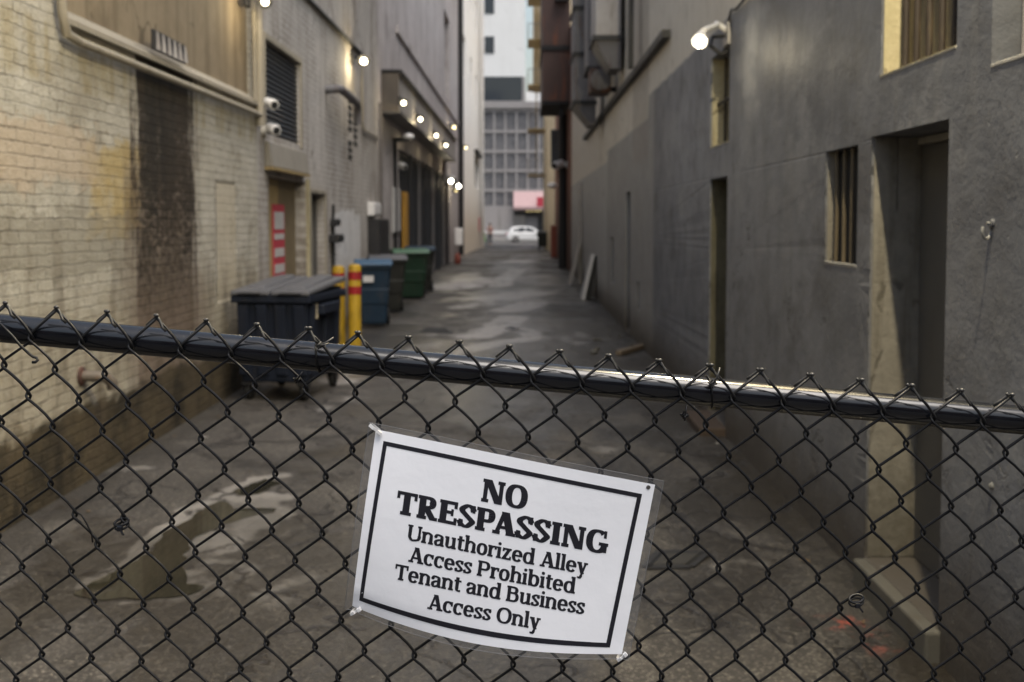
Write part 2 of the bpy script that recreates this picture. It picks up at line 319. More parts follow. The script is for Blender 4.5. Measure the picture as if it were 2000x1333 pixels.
# --- asphalt with stains and painted sky reflections kept as point attributes of the ground mesh
def asphalt_mat():
    m = MT('wet_asphalt'); x, y, z = m.xyz()
    at = lambda n: m.node('ShaderNodeAttribute', out=2, props={'attribute_name': n})
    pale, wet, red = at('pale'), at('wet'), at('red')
    big = m.noise(m.scaled(1, 0.5, 1), 0.9, 5, 0.6); med = m.noise(m.scaled(1, 1, 1, 2.0), 5.0, 6, 0.68); fine = m.noise(m.scaled(1, 1, 1), 60, 4, 0.7)
    agg = m.node('ShaderNodeTexVoronoi', out=1, Vector=m.scaled(1, 1, 1), Scale=100.0)
    aggv = m.node('ShaderNodeSeparateColor', Color=agg)
    c = m.mix(big, (0.021, 0.019, 0.017), (0.056, 0.049, 0.043))
    c = m.mix(m.mul(m.step(med, 0.45, 0.62), 0.7), c, (0.026, 0.023, 0.020)); mid = m.noise(m.scaled(1, 0.8, 1, 23.0), 2.1, 6, 0.7); c = m.mix(m.mul(m.step(mid, 0.52, 0.66), 0.55), c, (0.088, 0.079, 0.068))
    c = m.mix(m.mul(m.step(aggv, 0.66, 1.0), m.add(0.38, m.mul(m.step(mid, 0.35, 0.6), 0.4))), c, (0.18, 0.163, 0.14))
    c = m.mix(m.mul(m.step(fine, 0.5, 0.7), 0.5), c, (0.024, 0.021, 0.018))
    peb = m.step(m.noise(m.scaled(1, 1, 1, 17.0), 34, 2, 0.5), 0.70, 0.74); c = m.mix(m.mul(peb, 0.4), c, (0.36, 0.34, 0.30))
    pm = m.mul(m.step(m.add(m.mul(pale, 1.05), m.add(m.mul(m.sub(med, 0.5), 1.3), m.mul(m.sub(mid, 0.5), 2.4))), 0.40, 0.80), m.step(pale, 0.02, 0.3)); c = m.mix(m.mul(pm, 0.85), c, m.mix(big, m.mix(m.step(y, 8.5, 12.0), (0.15, 0.133, 0.112), (0.30, 0.285, 0.275)), m.mix(m.step(y, 8.5, 12.0), (0.28, 0.27, 0.26), (0.46, 0.44, 0.43))))  # pale stains nearby; farther off a brighter tone paints sky reflected on wet ground
    damp = m.mul(m.step(m.noise(m.scaled(1, 0.6, 1, 51.0), 0.55, 6, 0.65), 0.43, 0.55), 0.9); wm = m.math('MAXIMUM', damp, m.math('MULTIPLY', wet, m.step(m.add(med, m.mul(wet, 0.35)), 0.45, 0.75), True))
    c = m.mix(m.mul(wm, 0.62), c, (0.015, 0.0135, 0.012))
    dirt = m.math('MAXIMUM', m.step(m.add(x, m.mul(m.sub(mid, 0.5), 0.5)), 1.25, 1.5), m.step(m.add(x, m.mul(m.sub(mid, 0.5), 0.6)), LX + .38, LX + .08)); c = m.mix(m.mul(dirt, 0.6), c, (0.022, 0.018, 0.013))
    ck = m.node('ShaderNodeTexVoronoi', props={'feature': 'DISTANCE_TO_EDGE'}, Vector=m.node('ShaderNodeVectorMath', props={'operation': 'ADD'}, _0=m.pos(), _1=m.vec(m.mul(med, 0.7), m.mul(big, 1.0), 0.0)), Scale=0.45)
    ckm = m.mul(m.step(ck, 0.016, 0.005), m.step(big, 0.45, 0.55)); c = m.mix(m.mul(ckm, 0.8), c, (0.018, 0.015, 0.012))
    cn = m.math('ABSOLUTE', m.sub(m.noise(m.scaled(1, 1, 1, 33.0), 0.75, 6, 0.55), 0.5)); c2 = m.mul(m.step(cn, 0.009, 0.003), m.step(mid, 0.34, 0.44)); c = m.mix(m.mul(c2, 0.85), c, (0.012, 0.010, 0.009)); ckm = m.math('MAXIMUM', ckm, c2)
    rm = m.mul(red, m.step(m.noise(m.scaled(1, 1, 1, 4.0), 14, 5, 0.75), 0.50, 0.62)); c = m.mix(m.mul(rm, 0.55), c, (0.45, 0.09, 0.055))
    rough = m.sub(m.add(0.60, m.mul(fine, 0.25)), m.mul(wm, 0.46))
    h = m.add(m.add(m.mul(fine, 0.6), m.mul(aggv, 0.45)), m.sub(m.mul(med, 1.2), m.mul(ckm, 1.0)))
    h = m.mul(h, m.sub(1.0, m.mul(wm, 0.75)))
    return m.done(c, rough, 0.5, 0, m.bump(m.add(h, m.mul(mid, 1.5)), 0.7, 0.016))

M = {}
M['brick'] = brick_mat(); M['grey'] = grey_mat(); M['asphalt'] = asphalt_mat()
M['panel'] = stucco('tan_stucco', (0.20, 0.16, 0.108), (0.275, 0.226, 0.158), (0.085, 0.064, 0.04), 0.1, 0.0, 0.55, 1.0, 0.12)
M['greyst'] = stucco('grey_brown_stucco', (0.37, 0.345, 0.315), (0.53, 0.50, 0.465), (0.15, 0.125, 0.10), 1.6, 0.55, 0.6, 1.0, 0.5, 0.6)
M['mauve'] = stucco('mauve_stucco', (0.42, 0.385, 0.375), (0.56, 0.525, 0.515), (0.17, 0.14, 0.13), 2.5, 0.6, 0.55, 1.0, 0.35)
M['white_st'] = stucco('white_render', (0.83, 0.82, 0.80), (0.90, 0.89, 0.87), (0.52, 0.43, 0.33), 3.6, 0.7, 0.2)
M['beige_st'] = stucco('beige_render', (0.62, 0.51, 0.34), (0.76, 0.66, 0.49), (0.20, 0.15, 0.09), 2.0, 0.5, 0.35)
M['redbrick'] = stucco('red_brick_wall', (0.17, 0.075, 0.048), (0.26, 0.12, 0.08), (0.05, 0.035, 0.03), 3.0, 0.6, 0.5)
M['tower'] = stucco('white_tower_render', (0.80, 0.80, 0.79), (0.84, 0.84, 0.83), (0.6, 0.58, 0.56), 1.0, 0.0, 0.1, 0.3, 0.05)
M['mullion'] = stucco('mullion_concrete', (0.30, 0.28, 0.275), (0.36, 0.345, 0.34), (0.3, 0.27, 0.25), 1.0, 0.2, 0.2)
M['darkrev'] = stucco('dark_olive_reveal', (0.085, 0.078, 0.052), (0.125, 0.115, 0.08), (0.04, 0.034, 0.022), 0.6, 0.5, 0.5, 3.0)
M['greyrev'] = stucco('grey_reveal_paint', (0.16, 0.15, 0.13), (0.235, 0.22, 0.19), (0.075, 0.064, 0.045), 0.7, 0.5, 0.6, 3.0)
M['reveal'] = stucco('ochre_reveal', (0.34, 0.30, 0.185), (0.46, 0.41, 0.275), (0.15, 0.12, 0.07), 0.3, 0.3, 0.6, 3.0)
M['whitebrick'] = stucco('white_brushed_paint', (0.55, 0.54, 0.53), (0.68, 0.67, 0.66), (0.33, 0.30, 0.27), 1.4, 0.4, 0.3, 3.0, 0.5)
M['dark'] = worn('dark_metal', (0.022, 0.022, 0.024), 0.5); M['black'] = plain('black_void', (0.012, 0.012, 0.013), 0.8)
M['gate'] = worn('charcoal_gate_paint', (0.026, 0.029, 0.036), 0.5, 0.3, 3.0)
M['galv'] = worn('galvanised_steel', (0.30, 0.285, 0.28), 0.45, 0.4, 5.0, (0.10, 0.07, 0.055), 0.7, 0.25, 0.5)
M['ductd'] = worn('sooty_duct', (0.14, 0.135, 0.14), 0.5, 0.4, 4.0, (0.07, 0.036, 0.024), 0.8)
M['rustpipe'] = worn('rusty_pipe', (0.13, 0.11, 0.09), 0.6, 0.4, 14, (0.09, 0.045, 0.025), 0.6)
M['rust'] = worn('rusty_brown_paint', (0.062, 0.036, 0.030), 0.6, 0.45, 2.5, (0.16, 0.05, 0.02), 0.7)
M['whitep'] = worn('white_plastic', (0.72, 0.71, 0.70), 0.4, 0.12, 9.0, (0.3, 0.27, 0.22), 0.3)
M['shutter'] = worn('dark_shutter_metal', (0.045, 0.048, 0.054), 0.45, 0.25, 5.0, (0.09, 0.08, 0.07), 0.4)
M['ochre'] = worn('ochre_door_paint', (0.36, 0.27, 0.13), 0.6, 0.3, 5.0, (0.14, 0.10, 0.05), 0.5)
M['doorgrey'] = worn('grey_door_paint', (0.23, 0.215, 0.185), 0.5, 0.2, 5.0)
M['doordark'] = worn('dark_grey_door_paint', (0.075, 0.073, 0.070), 0.5, 0.25, 5.0)
M['pipe'] = worn('painted_pipe', (0.31, 0.28, 0.225), 0.5, 0.25, 5.0)
M['yellow'] = worn('yellow_bollard_paint', (0.40, 0.25, 0.016), 0.5, 0.35, 9.0, (0.07, 0.045, 0.015), 0.9)
M['redtape'] = worn('red_reflective_band', (0.30, 0.018, 0.022), 0.4, 0.2, 9.0)
M['navy'] = worn('navy_dumpster_steel', (0.011, 0.015, 0.026), 0.6, 0.35, 6.0, (0.035, 0.03, 0.025), 0.3, spec=0.2)
M['lidgrey'] = worn('grey_plastic_lid', (0.085, 0.086, 0.094), 0.5, 0.25, 6.0, (0.07, 0.06, 0.05), 0.4)
M['binblue'] = worn('blue_bin_plastic', (0.008, 0.025, 0.048), 0.5, 0.35, 6.0, (0.05, 0.045, 0.04), 0.5)
M['bingreen'] = worn('green_bin_plastic', (0.010, 0.034, 0.018), 0.5, 0.35, 6.0, (0.04, 0.04, 0.033), 0.5)
M['binblack'] = worn('black_bin_plastic', (0.018, 0.019, 0.017), 0.42, 0.3, 8.0)
M['rubber'] = plain('rubber', (0.014, 0.014, 0.014), 0.85, 0.2)
M['bulb'] = emit('lit_bulb', (1.0, 0.88, 0.62), 9.0); M['bulbw'] = emit('lit_white_bulb', (1.0, 0.94, 0.80), 30.0); M['bulby'] = emit('dim_yellow_bulb', (1.0, 0.78, 0.30), 1.8)
M['glass'] = MT('dark_window_glass').done((0.035, 0.042, 0.052), 0.08, 0.5)
M['curtain'] = stucco('window_with_pale_curtain', (0.12, 0.118, 0.125), (0.22, 0.215, 0.22), (0.09, 0.09, 0.10), 0.1, 0, 0.5, 1.6, 0.02)
M['redsign'] = plain('red_sign_print', (0.46, 0.05, 0.075), 0.5); M['signwhite'] = worn('sign_white', (0.55, 0.54, 0.53), 0.5, 0.3, 9.0)
M['pinkawn'] = worn('pink_awning_canvas', (0.50, 0.345, 0.345), 0.8, 0.12, 3.0, (0.45, 0.28, 0.28), 0.2)
M['carwhite'] = MT('white_car_paint').done((0.80, 0.80, 0.80), 0.25, 0.5, Coat_Weight=0.6)
M['chrome'] = plain('steel', (0.5, 0.5, 0.5), 0.3, 0.5, 0.9)
M['stone'] = worn('step_concrete', (0.095, 0.09, 0.077), 0.75, 0.3, 6.0, (0.07, 0.06, 0.045), 0.5, bmp=0.35)
M['leafb'] = plain('dry_leaf', (.10, .065, .03), .8); M['leafp'] = plain('paper_scrap', (.45, .43, .40), .8)
M['wood'] = worn('weathered_wood', (0.17, 0.13, 0.09), 0.75, 0.4, 8.0)
M['fence'] = worn('black_vinyl_coating', (0.007, 0.007, 0.008), 0.42, 0.3, 40.0, (0.02, 0.019, 0.018), 0.2, spec=0.24, bmp=0.05)
M['railm'] = worn('black_powder_coat', (0.007, 0.008, 0.011), 0.17, 0.25, 14.0, (0.012, 0.012, 0.014), 0.15, spec=0.6, bmp=0.008)
M['barewire'] = worn('worn_wire_tip', (0.055, 0.053, 0.05), 0.4, 0.6, 90.0, (0.01, 0.01, 0.01), 0.8, 0.2, 0.5)

# ------------------------------------------------------------------ ground
def seg_d(p, a, b):
    ab = b - a; t = max(0, min(1, (p - a).dot(ab) / max(ab.length_squared, 1e-9))); return (p - a - ab * t).length
def G2(px, py): q = onZ(px, py); return Vector((q.x, q.y))
def path2(pts): return [G2(*p) for p in pts]
PUD1 = [(140, 1161), (182, 1138), (245, 1106), (297, 1071), (322, 1040), (367, 1015), (395, 994), (430, 979), (451, 984), (452, 995), (539, 992), (536, 1000), (490, 1009), (437, 1024), (381, 1047), (367, 1075), (360, 1110), (364, 1139), (399, 1144), (385, 1157), (336, 1166), (262, 1171), (182, 1169)]
PUD2 = [(456, 960), (490, 945), (521, 935), (547, 944), (504, 964), (466, 967)]
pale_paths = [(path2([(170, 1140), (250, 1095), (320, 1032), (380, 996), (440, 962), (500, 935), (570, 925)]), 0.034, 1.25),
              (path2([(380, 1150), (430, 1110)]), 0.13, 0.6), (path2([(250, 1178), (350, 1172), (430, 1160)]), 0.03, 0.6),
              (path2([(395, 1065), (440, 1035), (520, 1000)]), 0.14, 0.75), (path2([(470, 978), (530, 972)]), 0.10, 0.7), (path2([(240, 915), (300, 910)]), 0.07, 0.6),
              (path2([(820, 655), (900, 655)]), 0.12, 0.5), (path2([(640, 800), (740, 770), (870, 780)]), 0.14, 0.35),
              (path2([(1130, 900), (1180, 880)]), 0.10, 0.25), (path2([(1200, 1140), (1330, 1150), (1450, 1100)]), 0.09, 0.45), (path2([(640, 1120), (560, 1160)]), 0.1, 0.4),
              (path2([(1160, 668), (1230, 652)]), 0.12, 0.4), (path2([(878, 561), (940, 545)]), 0.55, 0.75), (path2([(1000, 514), (1032, 505)]), 0.42, 1.0), (path2([(1012, 526), (985, 545), (975, 560)]), 0.22, 0.8),  # centre streaks here and below paint the sky reflected on wet ground
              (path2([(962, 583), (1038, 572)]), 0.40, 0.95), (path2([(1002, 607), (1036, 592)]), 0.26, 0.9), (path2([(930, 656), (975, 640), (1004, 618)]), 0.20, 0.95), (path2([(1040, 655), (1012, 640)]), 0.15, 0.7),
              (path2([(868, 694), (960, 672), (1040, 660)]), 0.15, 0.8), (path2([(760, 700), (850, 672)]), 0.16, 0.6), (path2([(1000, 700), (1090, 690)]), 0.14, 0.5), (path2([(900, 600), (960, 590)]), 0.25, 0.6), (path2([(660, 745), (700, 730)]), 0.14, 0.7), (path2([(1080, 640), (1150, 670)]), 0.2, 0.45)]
wet_paths = [(path2([(1010, 500), (1010, 570), (1000, 620), (960, 680), (920, 740), (800, 800)]), 0.5, 0.7), (path2([(1000, 640), (1100, 700), (1200, 780)]), 0.3, 0.6),
             (path2([(700, 700), (820, 690), (900, 680)]), 0.25, 0.6), (path2([(500, 1000), (420, 1080), (300, 1140)]), 0.25, 0.7), (path2([(640, 740), (560, 790)]), 0.3, 0.5)]
red_paths = [(path2([(1640, 1213), (1690, 1228)]), 0.045, 1.0), (path2([(1570, 1205), (1640, 1215)]), 0.02, 0.7), (path2([(1700, 1262), (1720, 1268)]), 0.03, 0.6), (path2([(970, 575), (1020, 580)]), 0.16, 0.35)]
def mask(paths, p):
    v = 0.0
    for pts, r, a in paths:
        d = min(seg_d(p, pts[i], pts[i + 1]) for i in range(len(pts) - 1)); 
        if d < r * 2: v = max(v, a * max(0, min(1, (2 * r - d) / r)))
    return v
def axis_pts(bands):
    out = [bands[0][0]]
    for a, b, st in bands:
        n = max(1, int(round((b - a) / st))); out += [a + (b - a) * (i + 1) / n for i in range(n)]
    return out
gx = axis_pts([(-300, -40, 130), (-40, -4, 12), (-4, LX - .1, 1.15), (LX - .1, 1.75, 0.045), (1.75, 4, 1), (4, 40, 12), (40, 300, 130)])
gy = axis_pts([(-300, -20, 140), (-20, 2.5, 7.5), (2.5, 3.4, .3), (3.4, 8, 0.045), (8, 14, 0.09), (14, 26, 0.16), (26, 40, 0.35), (40, 104, 2), (104, 110, 6), (110, 500, 130)])
gv = []; pa = []; wa = []; ra = []
for yv in gy:
    for xv in gx:
        inn = LX - .1 <= xv <= 1.76 and 2.5 < yv < 45
        p = Vector((xv, yv)); zz = zg(yv)
        if inn:
            n = mnoise.noise(Vector((xv * 1.1, yv * 0.8, 0))) * 0.007 + mnoise.noise(Vector((xv * 5, yv * 5, 3))) * 0.0025
            zz += min(0, n - 0.004)
            j = Vector((mnoise.noise(Vector((xv * 7, yv * 7, 1))), mnoise.noise(Vector((xv * 7, yv * 7, 9))))) * 0.05
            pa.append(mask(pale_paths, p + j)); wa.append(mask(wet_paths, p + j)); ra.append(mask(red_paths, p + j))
        else: pa.append(0.0); wa.append(0.0); ra.append(0.0)
        gv.append((xv, yv, zz))
nx = len(gx)
gf = [(r * nx + c, r * nx + c + 1, (r + 1) * nx + c + 1, (r + 1) * nx + c) for r in range(len(gy) - 1) for c in range(nx - 1)]
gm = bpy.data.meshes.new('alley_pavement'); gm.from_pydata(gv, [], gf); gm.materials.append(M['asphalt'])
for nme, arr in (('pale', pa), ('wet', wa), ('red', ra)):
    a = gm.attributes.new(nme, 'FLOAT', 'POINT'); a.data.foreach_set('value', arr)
gm.polygons.foreach_set('use_smooth', [True] * len(gm.polygons))
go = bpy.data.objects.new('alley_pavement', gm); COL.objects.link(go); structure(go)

def water_mat():
    m = MT('puddle_water'); n = m.noise(m.scaled(1, 1, 1), 3.0, 4)
    return m.done(m.mix(n, (0.011, 0.0108, 0.008), (0.030, 0.0275, 0.018)), 0.03, 0.5, normal=m.bump(m.noise(m.scaled(1, 1, 1), 5.0, 2), 0.03, 0.01))
M['water'] = water_mat()
def puddle(pts, z=0.0015, jit=0.012):
    q = [onZ(px, py, z) for px, py in pts]; out = []
    for i in range(len(q)):
        a, b = q[i], q[(i + 1) % len(q)]; n = max(2, int((b - a).length / 0.04))
        for k in range(n):
            p = a.lerp(b, k / n); out.append(p + Vector((mnoise.noise(p * 11) * jit * 2, mnoise.noise(p * 11 + Vector((5, 5, 5))) * jit * 2, 0)))
    return structure(MB().poly(out).build('puddle', M['water']))
puddle(PUD1, jit=.018); puddle(PUD2)
puddle([(983, 641), (1000, 637), (1016, 640), (1004, 645)], jit=0.03)

# cross street beyond the alley
structure(MB().poly([(-300, 88, zg(88) + .012), (300, 88, zg(88) + .012), (300, 107, zg(107) + .012), (-300, 107, zg(107) + .012)]).build('street', worn('street_asphalt', (0.11, 0.105, 0.10), 0.7, 0.2, 0.5)))
structure(MB().box(-300, 300, 107, 110.9, -1, zg(107) + .14).build('pavement', worn('pavement_concrete', (0.30, 0.29, 0.27), 0.8, 0.2, 1.0)))

# ------------------------------------------------------------------ facades
def facade(X, y0, y1, z0, z1, ops, sgn, back, skip_end=False):
    """wall plane at X with real openings (ya, yb, za, zb, depth), reveals, roof and far sides of the block"""
    mb = MB()
    ys = sorted(set([y0, y1] + [v for o in ops for v in o[:2]])); zs = sorted(set([z0, z1] + [v for o in ops for v in o[2:4]]))
    for i in range(len(ys) - 1):
        for k in range(len(zs) - 1):
            yc, zc = (ys[i] + ys[i + 1]) / 2, (zs[k] + zs[k + 1]) / 2
            if any(o[0] < yc < o[1] and o[2] < zc < o[3] for o in ops): continue
            mb.poly([(X, ys[i], zs[k]), (X, ys[i + 1], zs[k]), (X, ys[i + 1], zs[k + 1]), (X, ys[i], zs[k + 1])])
    for ya, yb, za, zb, d in ops:
        D = X + sgn * d
        mb.poly([(X, ya, za), (X, ya, zb), (D, ya, zb), (D, ya, za)]); mb.poly([(X, yb, za), (X, yb, zb), (D, yb, zb), (D, yb, za)])
        mb.poly([(X, ya, zb), (X, yb, zb), (D, yb, zb), (D, ya, zb)]); mb.poly([(X, ya, za), (X, yb, za), (D, yb, za), (D, ya, za)])
    mb.poly([(X, y0, z1), (X, y1, z1), (back, y1, z1), (back, y0, z1)]); mb.poly([(back, y0, z0), (back, y1, z0), (back, y1, z1), (back, y0, z1)])
    mb.poly([(X, y0, z0), (X, y0, z1), (back, y0, z1), (back, y0, z0)]); mb.poly([(X, y1, z0), (X, y1, z1), (back, y1, z1), (back, y1, z0)])
    return mb
def chip(edges, amount):
    """ragged plaster arris: edges given as (X, Y, z0, z1)"""
    def fix(bm, o0):
        for X, Y, z0, z1 in edges:
            es = [e for e in bm.edges if all(abs(v.co.x + o0.x - X) < 1e-4 and abs(v.co.y + o0.y - Y) < 1e-4 and z0 - 1e-3 <= v.co.z + o0.z <= z1 + 1e-3 for v in e.verts)]
            for e in es:
                L = e.calc_length(); n = max(2, int(L / 0.022))
                r = bmesh.ops.subdivide_edges(bm, edges=[e], cuts=n)
                for v in [g for g in r['geom_inner'] if isinstance(g, bmesh.types.BMVert)]:
                    a = rnd.random(); big = rnd.random() < 0.14
                    v.co.y += amount * (0.15 * a + (0.9 if big else 0.0) * rnd.random())
                    v.co.x += amount * 0.25 * rnd.random() * (1 if X > 0 else -1)
    return fix
def P(px, py, X): q = onX(px, py, X); return q
def span(X, px0, px1):
    a, b = onX(px0, HOR, X).y, onX(px1, HOR, X).y; return min(a, b), max(a, b)

# ======== left front building: painted brick
bA = thing('brick_building', 'cream painted brick building with black soot stain and tan upper panel beside the fence', 'building', (LX, 1.75, 0))
YA1 = onX(500, 215, LX).y
yp0 = onX(116, 40, LX).y; zp = onX(300, 130, LX).z
zled = 2.80
facade(LX, 1.75, YA1, -0.3, 5.0, [(yp0, YA1 - 0.10, zled + .10, 4.7, 0.07)], -1, LX - 9).build('wall', M['brick'], bA)
MB().box(LX - .075, LX - .06, yp0 + .002, YA1 - 0.102, zled + .102, 4.698).build('stucco_panel', M['panel'], bA)
MB().prism([(LX - .069, 0, zled + .04), (LX + .05, 0, zled + .02), (LX + .05, 0, zled + .055), (LX - .069, 0, zled + .15)], (0, YA1 - yp0 - .04, 0)).build('ledge', M['pipe'], bA)
bpy.data.objects['ledge'].location.y += yp0
mbp = MB(); e = yp0 - 0.10
mbp.tube([(LX + .06, YA1 - .08, zled - .07), (LX + .06, e + .25, zled - .07), (LX + .06, e + .06, zled - .05), (LX + .06, e, zled + .06), (LX + .06, e - .02, zled + .5), (LX + .06, e - .02, 4.9)], 0.028, 10)
tag(mbp.build('conduit', M['pipe'], smooth=True), 'painted conduit running under the tan panel ledge and turning up the brick wall', 'pipe')
# corner pipes
for k, (dy, r) in enumerate(((-0.05, 0.045), (-0.24, 0.022))):
    o = MB().tube([(LX + .05, YA1 + dy, 2.62 if k == 0 else 2.85), (LX + .05, YA1 + dy, 4.95)], r, 10).build('downpipe', M['pipe'], smooth=True)
    tag(o, ('thick grey downpipe at the end of the brick wall beside the shutter', 'thin pipe just in front of the thick downpipe at the brick corner')[k], 'pipe')
va, vb = onX(281, 108, LX), onX(345, 125, LX)
vt = thing('wall_vent', 'small louvred metal vent above the soot stain on the brick wall', 'vent', (LX, va.y, zled))
MB().box(LX + .052, LX + .075, va.y, vb.y, zled + .09, zled + .24).build('hood', M['dark'], vt, bevel=.004)
lv = MB()
for i in range(6):
    lv = MB(); yy = va.y + .05 + i * (vb.y - va.y - .1) / 5; lv.hexa([(LX + .076, yy, zled + .10), (LX + .10, yy + .02, zled + .09), (LX + .10, yy + .03, zled + .09), (LX + .076, yy + .03, zled + .10)], [(LX + .076, yy, zled + .23), (LX + .085, yy + .02, zled + .22), (LX + .085, yy + .03, zled + .22), (LX + .076, yy + .03, zled + .23)])
    lv.build('louvre', M['galv'], vt)
sp = onX(158, 735, LX)
tp = thing('pipe_stub', 'short rusty pipe stub sticking out low on the brick wall', 'pipe', sp)
MB().tube([sp + Vector((0, 0, 0)), sp + Vector((.10, 0, 0)), sp + Vector((.15, 0.02, -.01)), sp + Vector((.17, 0.06, -.05)), sp + Vector((.17, 0.07, -.09))], 0.035, 12).build('elbow', M['rustpipe'], tp, smooth=True)
MB().lathe([(0.06, 0), (0.06, .012), (0.05, .02)], sp, (1, 0, 0)).build('flange', M['rust'], tp, smooth=True)

# ======== left second building: stucco with roller shutter, recessed doorway and door
YB1 = onX(738, 300, LX).y
ws0, ws1 = span(LX, 519, 588); zs0, zs1 = 2.58, 3.58
dr0, dr1 = span(LX, 525, 597); d20, d21 = span(LX, 604, 633)
vb0, vb1 = span(LX, 679, 700)
bB = thing('stucco_building', 'grey brown stucco building with dark roller shutter above a recessed ochre doorway', 'building', (LX, YA1, 0))
facade(LX, YA1, YB1, -0.3, 6.4, [(ws0, ws1, zs0, zs1, .07), (dr0, dr1, -0.02, 2.13, .16), (d20, d21, -0.02, 2.0, .16)], -1, LX - 9).build('wall', M['greyst'], bB)
sh = MB()
for i in range(17):
    z0 = zs0 + .03 + i * (zs1 - zs0 - .05) / 17; z1 = z0 + (zs1 - zs0 - .05) / 17 - .008
    sh.prism([(LX - .06, ws0 + .004, z0), (LX - .03, ws0 + .004, z0 + .006), (LX - .025, ws0 + .004, (z0 + z1) / 2), (LX - .045, ws0 + .004, z1)], (0, ws1 - ws0 - .008, 0))
sh.box(LX - .069, LX - .061, ws0 + .003, ws1 - .003, zs0 + .003, zs1 - .003)
win = sh.build('roller_shutter', M['shutter'], bB)
fr = MB(); fr.box(LX - .02, LX + .025, ws0 - .07, ws0 - .002, zs0 - .05, zs1 + .07).box(LX - .02, LX + .025, ws1 + .002, ws1 + .07, zs0 - .05, zs1 + .07).box(LX - .02, LX + .03, ws0 - .002, ws1 + .002, zs1 + .002, zs1 + .07)
fr.build('shutter_frame', M['pipe'], win, bevel=.004)
aw = MB().prism([(LX + .003, ws0 - .02, 2.50), (LX + .05, ws0 - .02, 2.49), (LX + .09, ws0 - .02, 2.22), (LX + .003, ws0 - .02, 2.22)], (0, ws1 - ws0 + .14, 0)).build('awning_box', worn('pale_awning_metal', (0.27, 0.25, 0.215), .6, .3, 6), bB, bevel=.01)
MB().box(LX + .004, LX + .10, ws0 - .03, ws1 + .13, 2.19, 2.217).build('awning_edge', M['ochre'], aw)
MB().box(LX - .15, LX - .11, dr0 + .004, dr0 + .95, 0.0, 2.12).build('door', M['ochre'], bB, bevel=.004)
MB().box(LX - .155, LX - .13, dr0 + .954, dr1 - .004, 0.0, 2.12).build('door', worn('dark_ochre_panel', (0.20, 0.155, 0.09), .6, .3, 5), bB, bevel=.004)
dm = MB()
for a0, a1, b0, b1 in ((dr0 + .1, dr0 + .88, .15, .85),): dm.box(LX - .1095, LX - .10, a0, a1, b0, b1)
dm.build('door_panel', M['ochre'], bB)
rs = thing('red_sign', 'tall red and white sign in the ochre doorway under the shutter', 'sign', (LX - .10, dr0 + .2, .8))
rz0, rz1 = 0.98, 1.83; ry0, ry1 = span(LX - .1, 533, 555)
MB().box(LX - .1085, LX - .096, ry0, ry1, rz0, rz1).build('board', M['redsign'], rs)
for i, (t0, t1) in enumerate(((.06, .18), (.28, .40), (.52, .60), (.66, .90))):
    zz0 = rz0 + (rz1 - rz0) * t0; zz1 = rz0 + (rz1 - rz0) * t1
    MB().box(LX - .0955, LX - .092, ry0 + .05, ry1 - .05, zz0, zz1).build('white_block', M['signwhite'], rs)
MB().box(LX - .15, LX - .13, d20 + .004, d21 - .12, 0, 1.98).build('door', M['doorgrey'], bB, bevel=.004)
MB().box(LX - .155, LX - .10, d21 - .116, d21 - .004, 0, 1.98).build('door_frame', M['doordark'], bB, bevel=.004)
dk = onX(620, 470, LX); MB().tube([(LX - .13, d20 + .12, 1.0), (LX - .08, d20 + .12, 1.0), (LX - .08, d20 + .24, 1.0)], 0.012, 8).build('door_handle', M['chrome'], bB, smooth=True)
tr = MB(); tr.box(LX + .002, LX + .03, d20 - .09, d20 - .003, 0, 2.06).box(LX + .002, LX + .03, d21 + .003, d21 + .07, 0, 2.06).box(LX + .002, LX + .032, d20 - .003, d21 + .003, 2.003, 2.06)
tr.build('door_trim', M['pipe'], bB, bevel=.004)
MB().box(LX + .002, LX + .04, dr1 + .01, dr1 + .13, 0, 2.17).build('door_trim', M['reveal'], bB, bevel=.006)
# white brushed patch of paint, a thin coat with a ragged edge
wp = []
y0, y1 = span(LX, 646, 704)
for i in range(80):
    t = i / 80 * 2 * math.pi; cx, cz = math.cos(t), math.sin(t); k = 1 / max(abs(cx), abs(cz)) ** .8
    q = Vector((LX + .005, (y0 + y1) / 2 + cx * k * (y1 - y0) * .48, 0.95 + cz * k * 0.85)); nn = mnoise.noise(q * 2.5) * .22
    wp.append(q + Vector((0, nn, nn * .6)))
MB().poly(wp).build('paint_patch', M['whitebrick'], bB)
# vent blocks with square holes
vp = MB(); hz0, hz1 = onX(690, 316, LX).z, onX(690, 195, LX).z
cols = 2; rows = 9
for c in range(cols):
    vp = MB()
    for r in range(rows):
        a0 = vb0 + (vb1 - vb0) * (c + .22) / cols; a1 = vb0 + (vb1 - vb0) * (c + .80) / cols
        b0 = hz0 + (hz1 - hz0) * (r + .2 + .25 * c) / rows; b1 = b0 + (hz1 - hz0) * .55 / rows
        if (c, r) in ((1, 0), (1, 1), (0, 3)): continue
        vp.box(LX + .002, LX + .012, a0, a1, b0, b1)
    vp.build('vent_holes', M['black'], bB)
# goose neck pipe
g0 = onX(636, 176, LX); g1 = onX(676, 196, LX)
tag(MB().tube([(LX, g0.y, g0.z), (LX + .16, g0.y + .02, g0.z + .02), (LX + .2, g0.y + .15, g0.z + .02), (LX + .2, g1.y - .25, g0.z - .01), (LX + .19, g1.y - .06, g0.z - .06), (LX + .18, g1.y, g0.z - .2), (LX + .18, g1.y, g0.z - .32)], 0.06, 12).build('vent_pipe', M['ductd'], smooth=True),
    'dark bent vent pipe sticking out of the stucco wall right of the shutter', 'pipe')
